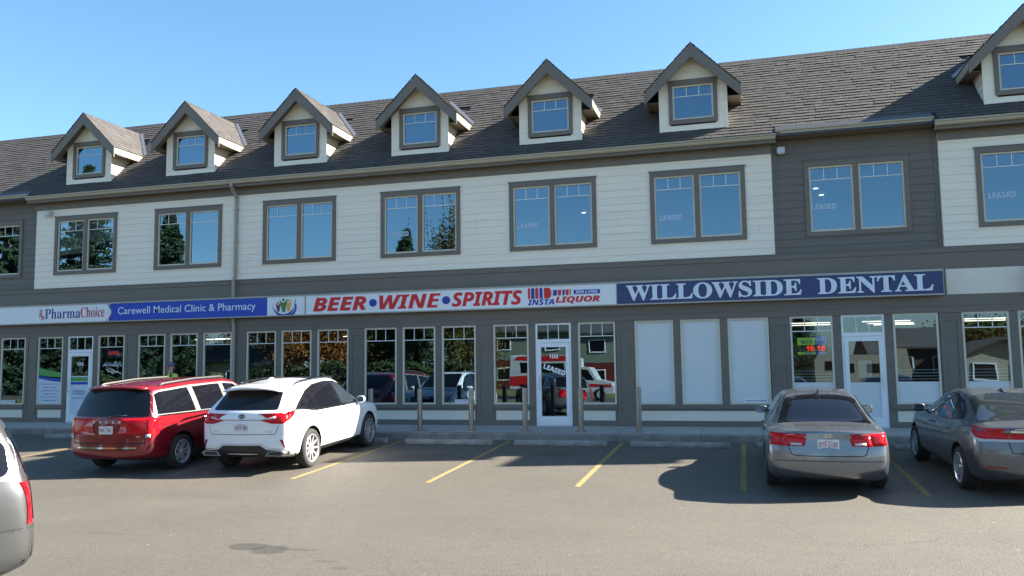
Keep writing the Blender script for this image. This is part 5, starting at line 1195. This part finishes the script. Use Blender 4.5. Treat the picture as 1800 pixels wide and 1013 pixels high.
# ---------------------------------------------------------------- person in the yellow jacket by the shop window
def person(x, y, z, label):
    t = thing('person', label, 'person', (x, y, z)); t.scale = (1.1,)*3
    J = {'pel': (0,0,.90,.15), 'wst': (0,0,1.05,.135), 'chs': (0,-.01,1.25,.155), 'nck': (0,0,1.42,.06), 'hd0': (0,-.015,1.50,.07), 'hd1': (0,-.02,1.60,.088), 'hd2': (0,-.01,1.68,.06)}
    E = [('pel','wst'),('wst','chs'),('chs','nck'),('nck','hd0'),('hd0','hd1'),('hd1','hd2')]
    for s, q in ((-1,'l'), (1,'r')):
        J.update({'sh'+q: (s*.17,0,1.35,.075), 'el'+q: (s*.24,.01,1.08,.052), 'wr'+q: (s*.21,-.12,.90,.036), 'pm'+q: (s*.20,-.165,.84,.036), 'hp'+q: (s*.09,0,.82,.095), 'kn'+q: (s*.10,-.01,.47,.065), 'an'+q: (s*.105,.01,.09,.045), 'to'+q: (s*.125,-.15,.035,.036)})
        E += [('chs','sh'+q),('sh'+q,'el'+q),('el'+q,'wr'+q),('wr'+q,'pm'+q),('pel','hp'+q),('hp'+q,'kn'+q),('kn'+q,'an'+q),('an'+q,'to'+q)]
        for f in range(4):
            J[f'f{f}{q}'] = (s*(.172+.019*f), -.20-.004*f, .79-.006*(f % 3), .010); J[f'g{f}{q}'] = (s*(.176+.016*f), -.205, .755+.006*abs(f-1.5), .0085); E += [('pm'+q, f'f{f}{q}'), (f'f{f}{q}', f'g{f}{q}')]
        J['t0'+q] = (s*.160,-.19,.835,.011); J['t1'+q] = (s*.150,-.22,.805,.009); E += [('pm'+q,'t0'+q),('t0'+q,'t1'+q)]
    names = list(J); me = bpy.data.meshes.new('body'); me.from_pydata([J[n_][:3] for n_ in names], [(names.index(a), names.index(b)) for a, b in E], [])
    o = bpy.data.objects.new('body', me); COL.objects.link(o); o.modifiers.new('k', 'SKIN'); o.modifiers.new('s', 'SUBSURF').levels = 2
    for v, n_ in zip(me.skin_vertices[0].data, names): v.radius = (J[n_][3]*(1.15 if n_ in ('pel','wst','chs') else 1), J[n_][3]*(.8 if n_ in ('pel','wst','chs') else 1)); v.use_root = n_ == 'pel'
    dg = bpy.context.evaluated_depsgraph_get(); m2 = bpy.data.meshes.new_from_object(o.evaluated_get(dg)); o.modifiers.clear(); o.data = m2; o.parent = t
    for m_ in (mat('hi-vis yellow jacket', hexc(196,204,92), .7, noise=.1, nscale=8), mat('dark trousers', (.03,.035,.05), .8), mat('skin', hexc(196,146,130), .55), mat('dark shoes', (.02,.02,.02), .6)): m2.materials.append(m_)
    for p in m2.polygons:
        c = p.center; p.use_smooth = True
        p.material_index = 2 if (c.z > 1.41 or (abs(c.x) > .13 and c.z < .885 and c.y < -.07)) else 0 if c.z > .86 or abs(c.x) > .2 else 3 if c.z < .10 else 1
    m = MB(); m.lathe([(0,1.745), (.05,1.74), (.088,1.71), (.100,1.66), (.102,1.625), (.096,1.62)], 18, 'z', (0,-.012,0)); m.prism([(-.075,-.09),(-.06,-.17),(0,-.20),(.06,-.17),(.075,-.09)], 1.625, 1.637, 'xy'); m.build('cap', mat('violet grey cap', hexc(96,92,128), .8), t, True)
    m = MB(); m.lathe([(.093,1.63), (.095,1.58), (.08,1.52)], 14, 'z', (0,.012,0)); m.v = [v if v[1] > .0 else (v[0]*.9, max(v[1], .0), v[2]) for v in m.v]; m.build('hair', mat('brown hair', (.08,.05,.035), .7), t, True)
    m = MB()
    for s in (-1, 1): m.tube([(s*.035,-.106,1.598), (s*.028,-.108,1.598)], .011, 8)
    m.tube([(-.025,-.098,1.535), (.025,-.098,1.535)], .006, 6); m.build('eyes_and_mouth', mat('dark features', (.06,.025,.025), .5), t)
    m = MB(); m.tube([(0,-.10,1.60), (0,-.128,1.572), (0,-.105,1.562)], [.010,.016,.012], 8)
    for s in (-1, 1): m.tube([(s*.088,-.005,1.615), (s*.102,0,1.59), (s*.090,0,1.56)], [.010,.016,.010], 8)
    m.build('nose_and_ears', MATS['skin'], t, True)
    m = MB()
    for s in (-1, 1): m.tube([(s*.06,-.06,1.42), (s*.11,-.135,1.34), (s*.115,-.155,1.22), (s*.10,-.14,1.08)], .018, 8)
    m.build('strap', mat('black webbing', (.015,.015,.016), .8), t, True)
person(-16.85, -.75, -.012, 'person in a yellow jacket and violet grey cap standing behind the red minivan')
# ---------------------------------------------------------------- the far side of the street, seen mirrored in the glass
def mirrored(px, py, Y):                         # the spot at y = Y that the shop glass shows along this direction
    d = _f + _r2*((px-900)/FPX) - _u2*((py-506.5)/FPX); t = (CAM_D-Y)/d.y; return d.x*t, CAM_Z+d.z*t
bark = mat('bark', (.09,.07,.055), .95, noise=.3, nscale=5)
def leaf_mat(name, col, var=.25): return mat(name, col, .75, island=var, spec=.25)
def leaves(pts, nrmls, sizes, rng, aspect=1.6):
    n = len(pts); a = rng.normal(size=(n,3)); nn = nrmls/np.linalg.norm(nrmls, axis=1)[:,None]; a -= nn*(a*nn).sum(1)[:,None]; a /= np.linalg.norm(a, axis=1)[:,None]; b = np.cross(nn, a)
    s = sizes[:,None]; v = np.stack([pts-a*s*aspect*.5, pts+b*s*.5, pts+a*s*aspect*.5, pts-b*s*.5], 1).reshape(-1,3); return v
def leaf_obj(name, v, m, parent):
    n = len(v)//4; me = bpy.data.meshes.new(name); me.vertices.add(len(v)); me.vertices.foreach_set('co', v.astype(np.float32).ravel()); me.loops.add(n*4); me.loops.foreach_set('vertex_index', np.arange(n*4, dtype=np.int32)); me.polygons.add(n)
    me.polygons.foreach_set('loop_start', np.arange(0, n*4, 4, dtype=np.int32)); me.update(calc_edges=True); me.materials.append(m); o = bpy.data.objects.new(name, me); COL.objects.link(o); o.parent = parent; return o
def spruce(x, y, h, rad, label, seed, n=9000, col=(.035,.06,.03)):
    rng = np.random.default_rng(seed); t = thing('spruce_tree', label, 'tree', (x, y, gz(y)), group='trees across the street')
    m = MB(); m.tube([(0,0,-.1), (0,0,h*.5), (0,0,h*.97)], [h*.022, h*.013, .02], 8); m.build('trunk', bark, t, True)
    k = n//60; P = []
    for i in range(k):
        u = rng.random()**1.35; z = h*(.06+.94*u); L = rad*(1-u)**.85*(.75+.4*rng.random())+.12; an = rng.random()*6.283; s = rng.random(60)**.7
        r = L*s; zz = z-r*(.35-.25*u)+.25*(s**2)*L*.35; P.append(np.stack([r*np.cos(an)+rng.normal(size=60)*.12*(.3+s), r*np.sin(an)+rng.normal(size=60)*.12*(.3+s), zz-rng.random(60)*.30], 1))
    P = np.concatenate(P); leaf_obj('crown', leaves(P, rng.normal(size=P.shape)+np.array([0,0,.6]), rng.uniform(.07,.16,len(P))*h/13, rng, 2.2), leaf_mat('spruce needles', col), t); return t
def broadleaf(x, y, h, rad, label, seed, mname, col, n=9000, name='maple_tree', droop=0., bare=.3, sz=.2):
    rng = np.random.default_rng(seed); t = thing(name, label, 'tree', (x, y, gz(y)), group='trees across the street'); m = MB()
    m.tube([(0,0,-.1), (.1,0,h*.2), (.05,.1,h*.45)], [h*.03, h*.022, h*.014], 8); P = []; ends = []
    for i in range(22):
        an = i*2.4; u = .35+.6*rng.random(); e = Vector((math.cos(an)*rad*rng.uniform(.3,.85), math.sin(an)*rad*rng.uniform(.3,.85), h*u)); s0 = Vector((.05,.05,h*rng.uniform(.22,.45))); m.tube([s0, (s0+e)/2+Vector((0,0,.3)), e], [h*.010, h*.006, .02], 5); ends.append(e)
    m.build('trunk', bark, t, True)
    per = n//len(ends)
    for e in ends:
        if droop:
            k = per//40
            for q in range(k):
                c = np.array(e)+rng.normal(size=3)*np.array([rad*.20, rad*.20, h*.07]); Ld = rng.uniform(.25,droop)*h; s = rng.random(40); P.append(np.stack([c[0]+rng.normal(size=40)*.06+s*.15, c[1]+rng.normal(size=40)*.06, np.maximum(c[2]-s*Ld, .5)], 1))
        else: P.append(np.array(e)+rng.normal(size=(per,3))*np.array([rad*.24, rad*.24, h*.085]))
    P = np.concatenate(P); leaf_obj('crown', leaves(P, rng.normal(size=P.shape), rng.uniform(.6,1.3,len(P))*sz, rng, 2.6 if droop else 1.4), leaf_mat(mname, col), t); return t
def at(px, py, Y): x, z = mirrored(px, py, Y); return x, z-gz(Y)
for i, (px, py, Y, rad, lab) in enumerate(((25,250,-40,5.6,'tallest dark spruce, mirrored in the far left windows'), (165,290,-44,5.6,'dark spruce mirrored in the second upper window from the left'), (308,380,-43,4.8,'pointed spruce mirrored in the third upper window'), (722,402,-62,3.4,'spruce with its tip low in a window, mirrored left of the willow'), (1425,545,-40,2.8,'short spruce mirrored above the lottery display'), (95,420,-50,3.8,'spruce between the two tallest ones'))):
    x, h = at(px, py, Y); spruce(x, Y, h, rad, lab, 10+i, 34000)
x, h = at(818, 340, -47); broadleaf(x, -47, h, 3.7, 'big yellow green weeping willow mirrored in the middle windows', 31, 'willow leaves', (.115,.10,.022), 46000, 'willow_tree', .55, sz=.11)
x, h = at(545, 500, -45); broadleaf(x, -45, h, 4.4, 'orange autumn maple mirrored above the white suv', 32, 'orange leaves', (.22,.085,.015), 24000, sz=.17)
x, h = at(470, 520, -52); broadleaf(x, -52, h, 4.0, 'brown autumn tree mirrored behind the orange maple', 33, 'brown leaves', (.10,.06,.022), 20000, sz=.17)
x, h = at(260, 520, -46); broadleaf(x, -46, h, 4.5, 'green leafy tree mirrored over the red minivan', 34, 'green leaves', (.075,.085,.022), 20000, sz=.17)
x, h = at(655, 540, -50); broadleaf(x, -50, h, 4.2, 'dark green tree mirrored left of the willow trunk', 35, 'dark leaves', (.05,.07,.025), 20000, sz=.17)
x, h = at(1720, 560, -52); broadleaf(x, -52, h, 4.0, 'green brown tree mirrored in the rightmost shop', 37, 'green leaves', (.075,.085,.022), 18000, sz=.17)
def hedge(px0, px1, Y, h, label, seed):
    x0, _ = mirrored(px0, 640, Y); x1, _ = mirrored(px1, 640, Y); rng = np.random.default_rng(seed); n = 5000; t = thing('hedge', label, 'hedge', ((x0+x1)/2, Y, gz(Y)))
    L = x1-x0; P = np.stack([rng.uniform(-L/2,L/2,n), rng.uniform(-.7,.7,n), h*rng.random(n)**.7], 1); P[:,2] *= 1+.15*np.sin(P[:,0]*1.3); leaf_obj('foliage', leaves(P, rng.normal(size=P.shape), rng.uniform(.12,.28,n), rng), leaf_mat('hedge leaves', (.045,.06,.02)), t)
hedge(420, 690, -42, 2.6, 'long dark hedge mirrored behind the white suv', 41); hedge(690, 870, -41, 2.2, 'shorter olive hedge under the willow', 42); hedge(150, 300, -39, 2.0, 'hedge mirrored over the red minivan', 43)
def house(px0, px1, Y, hw, hr, label, wallc, roofc, lowc=None, gable='x', depth=8):
    x0, _ = mirrored(px0, 640, Y); x1, _ = mirrored(px1, 640, Y); cx = (x0+x1)/2; W2 = abs(x1-x0)/2; t = thing('house', label, 'house', (cx, Y, gz(Y)))
    wm = mat('house wall '+label[:12], wallc, .7, noise=.05, nscale=2); m = MB(); m.box(-W2, W2, -depth, 0, (hw*.5 if lowc else 0), hw)
    if gable == 'y': m.prism([(-W2,hw),(W2,hw),(0,hr)], -depth, -.0, 'xz')
    wo = m.build('wall', wm, t)
    if lowc: m = MB(); m.box(-W2-.02, W2+.02, -depth, .02, 0, hw*.5); m.build('lower_wall', mat('house lower '+label[:12], lowc, .7), t)
    rmx = mat('house roof '+label[:12], roofc, .9, noise=.2, nscale=3); m = MB(); o = .45
    if gable == 'x': m.prism([(-depth-o,hw-.1),(o,hw-.1),(o,hw+.06),(-depth/2,hr),(-depth-o,hw+.06)], -W2-o, W2+o, 'yz')
    else:
        sl_ = (hr-hw)/W2
        for sg in (-1, 1): m.prism([(0,hr),(sg*(W2+o),hw-o*sl_),(sg*(W2+o),hw-o*sl_+.18),(0,hr+.18)], -depth-o, o, 'xz')
    m.build('roof', rmx, t)
    n = max(2, int(W2*2/3.2))
    for i in range(n):
        xx = -W2+(i+.5)*2*W2/n
        for zb in ([.9] if hw < 3.5 else [.9, 3.6]):
            f = MB(); frame_rect(f, xx-.75, xx+.75, zb, zb+1.2, .1, .02, .08); fo = f.build('window', white_al, t); p = MB(); p.quad((xx+.65,.04,zb+.1), (xx-.65,.04,zb+.1), (xx-.65,.04,zb+1.1), (xx+.65,.04,zb+1.1)); p.build('pane', gloss_black, fo)
    return t
house(335, 450, -44, 2.9, 4.6, 'pale yellow bungalow mirrored above the minivan roof', hexc(170,166,130), (.05,.05,.052), gable='x')
house(862, 1085, -52, 5.4, 7.6, 'two storey house with grey green upper and dark red lower wall', hexc(116,122,108), (.07,.07,.07), hexc(100,26,22), gable='x')
house(1535, 1680, -46, 2.8, 4.4, 'brown bungalow mirrored right of the white shop door', hexc(74,54,44), (.06,.055,.05), gable='x')
house(1690, 1830, -40, 2.7, 3.6, 'cream garage mirrored in the rightmost windows', hexc(160,155,135), (.07,.065,.06), gable='y')
# white and red ambulance-like van across the street
def box_truck():
    px = 985; Y = -33; x, _ = mirrored(px, 650, Y); t = thing('ambulance', 'white box van with red stripes, mirrored around door 106', 'van', (x, Y, gz(Y)))
    wh = mat('white truck paint', (.5,.5,.5), .4, coat=.3); rd = mat('red stripe paint', hexc(190,30,34), .35); m = MB(); m.box(-3.2, 1.1, -2.3, 0, .55, 2.95); bo = m.build('box_body', wh, t); bm = bmesh.new(); bm.from_mesh(bo.data); bmesh.ops.bevel(bm, geom=bm.edges[:], offset=.08, segments=3, affect='EDGES'); bm.to_mesh(bo.data); bm.free()
    m = MB(); m.prism([(1.1,.5),(3.4,.5),(3.45,.95),(3.3,1.25),(2.35,1.45),(1.8,2.25),(1.1,2.3)], -2.15, -.12, 'xz'); m.build('cab', wh, t)
    m = MB(); m.prism([(1.35,1.45),(2.15,1.42),(1.72,2.1),(1.35,2.12)], -.119, -.105, 'xz'); m.build('cab_window', gloss_black, t)
    m = MB(); m.box(-3.1, 1.05, .003, .012, .85, 1.55); m.build('stripe', rd, t); m = MB(); m.prism([(-2.9,2.6),(.9,2.6),(.6,2.9),(-.9,2.95),(-2.5,2.85)], .003, .014, 'xz'); m.build('stripe', rd, t); m = MB(); m.box(-2.4, .3, .003, .010, 1.75, 2.45); m.build('side_window', gloss_black, t); m = MB(); m.box(1.12, 3.3, -.119, -.108, .95, 1.15); m.build('stripe', rd, t)
    for xx in (-2.0, 2.5):
        m = MB(); m.lathe([(0,0), (.40,0), (.42,-.05), (.42,-.22), (0,-.25)], 24, 'y', (xx,.01,.42)); w_ = m.build('wheel', mat('tyre rubber', (.02,.02,.02), .9), t, True); m = MB(); m.lathe([(0,.02), (.22,.02), (.24,.0)], 20, 'y', (xx,.01,.42)); m.build('rim', silver, w_)
box_truck()
# caravan parked by the brown bungalow
def caravan():
    Y = -36; x, _ = mirrored(1515, 650, Y); t = thing('caravan', 'beige travel trailer mirrored in the white shop door on the right', 'caravan', (x, Y, gz(Y))); m = MB(); m.prism([(-2.2,.5),(2.3,.5),(2.5,1.3),(2.2,2.7),(-1.9,2.8),(-2.3,2.2)], -2.2, 0, 'xz'); m.build('body', mat('beige trailer', hexc(150,142,126), .4), t)
    for a, b in ((-1.6,-.5), (.3,1.5)): m = MB(); m.box(a, b, .003, .02, 1.5, 2.1); m.build('window', gloss_black, t)
    for xx in (-.2, .6): m = MB(); m.lathe([(0,0), (.33,0), (.35,-.05), (.35,-.2), (0,-.2)], 20, 'y', (xx,.02,.35)); m.build('wheel', MATS['tyre rubber'], t, True)
caravan()
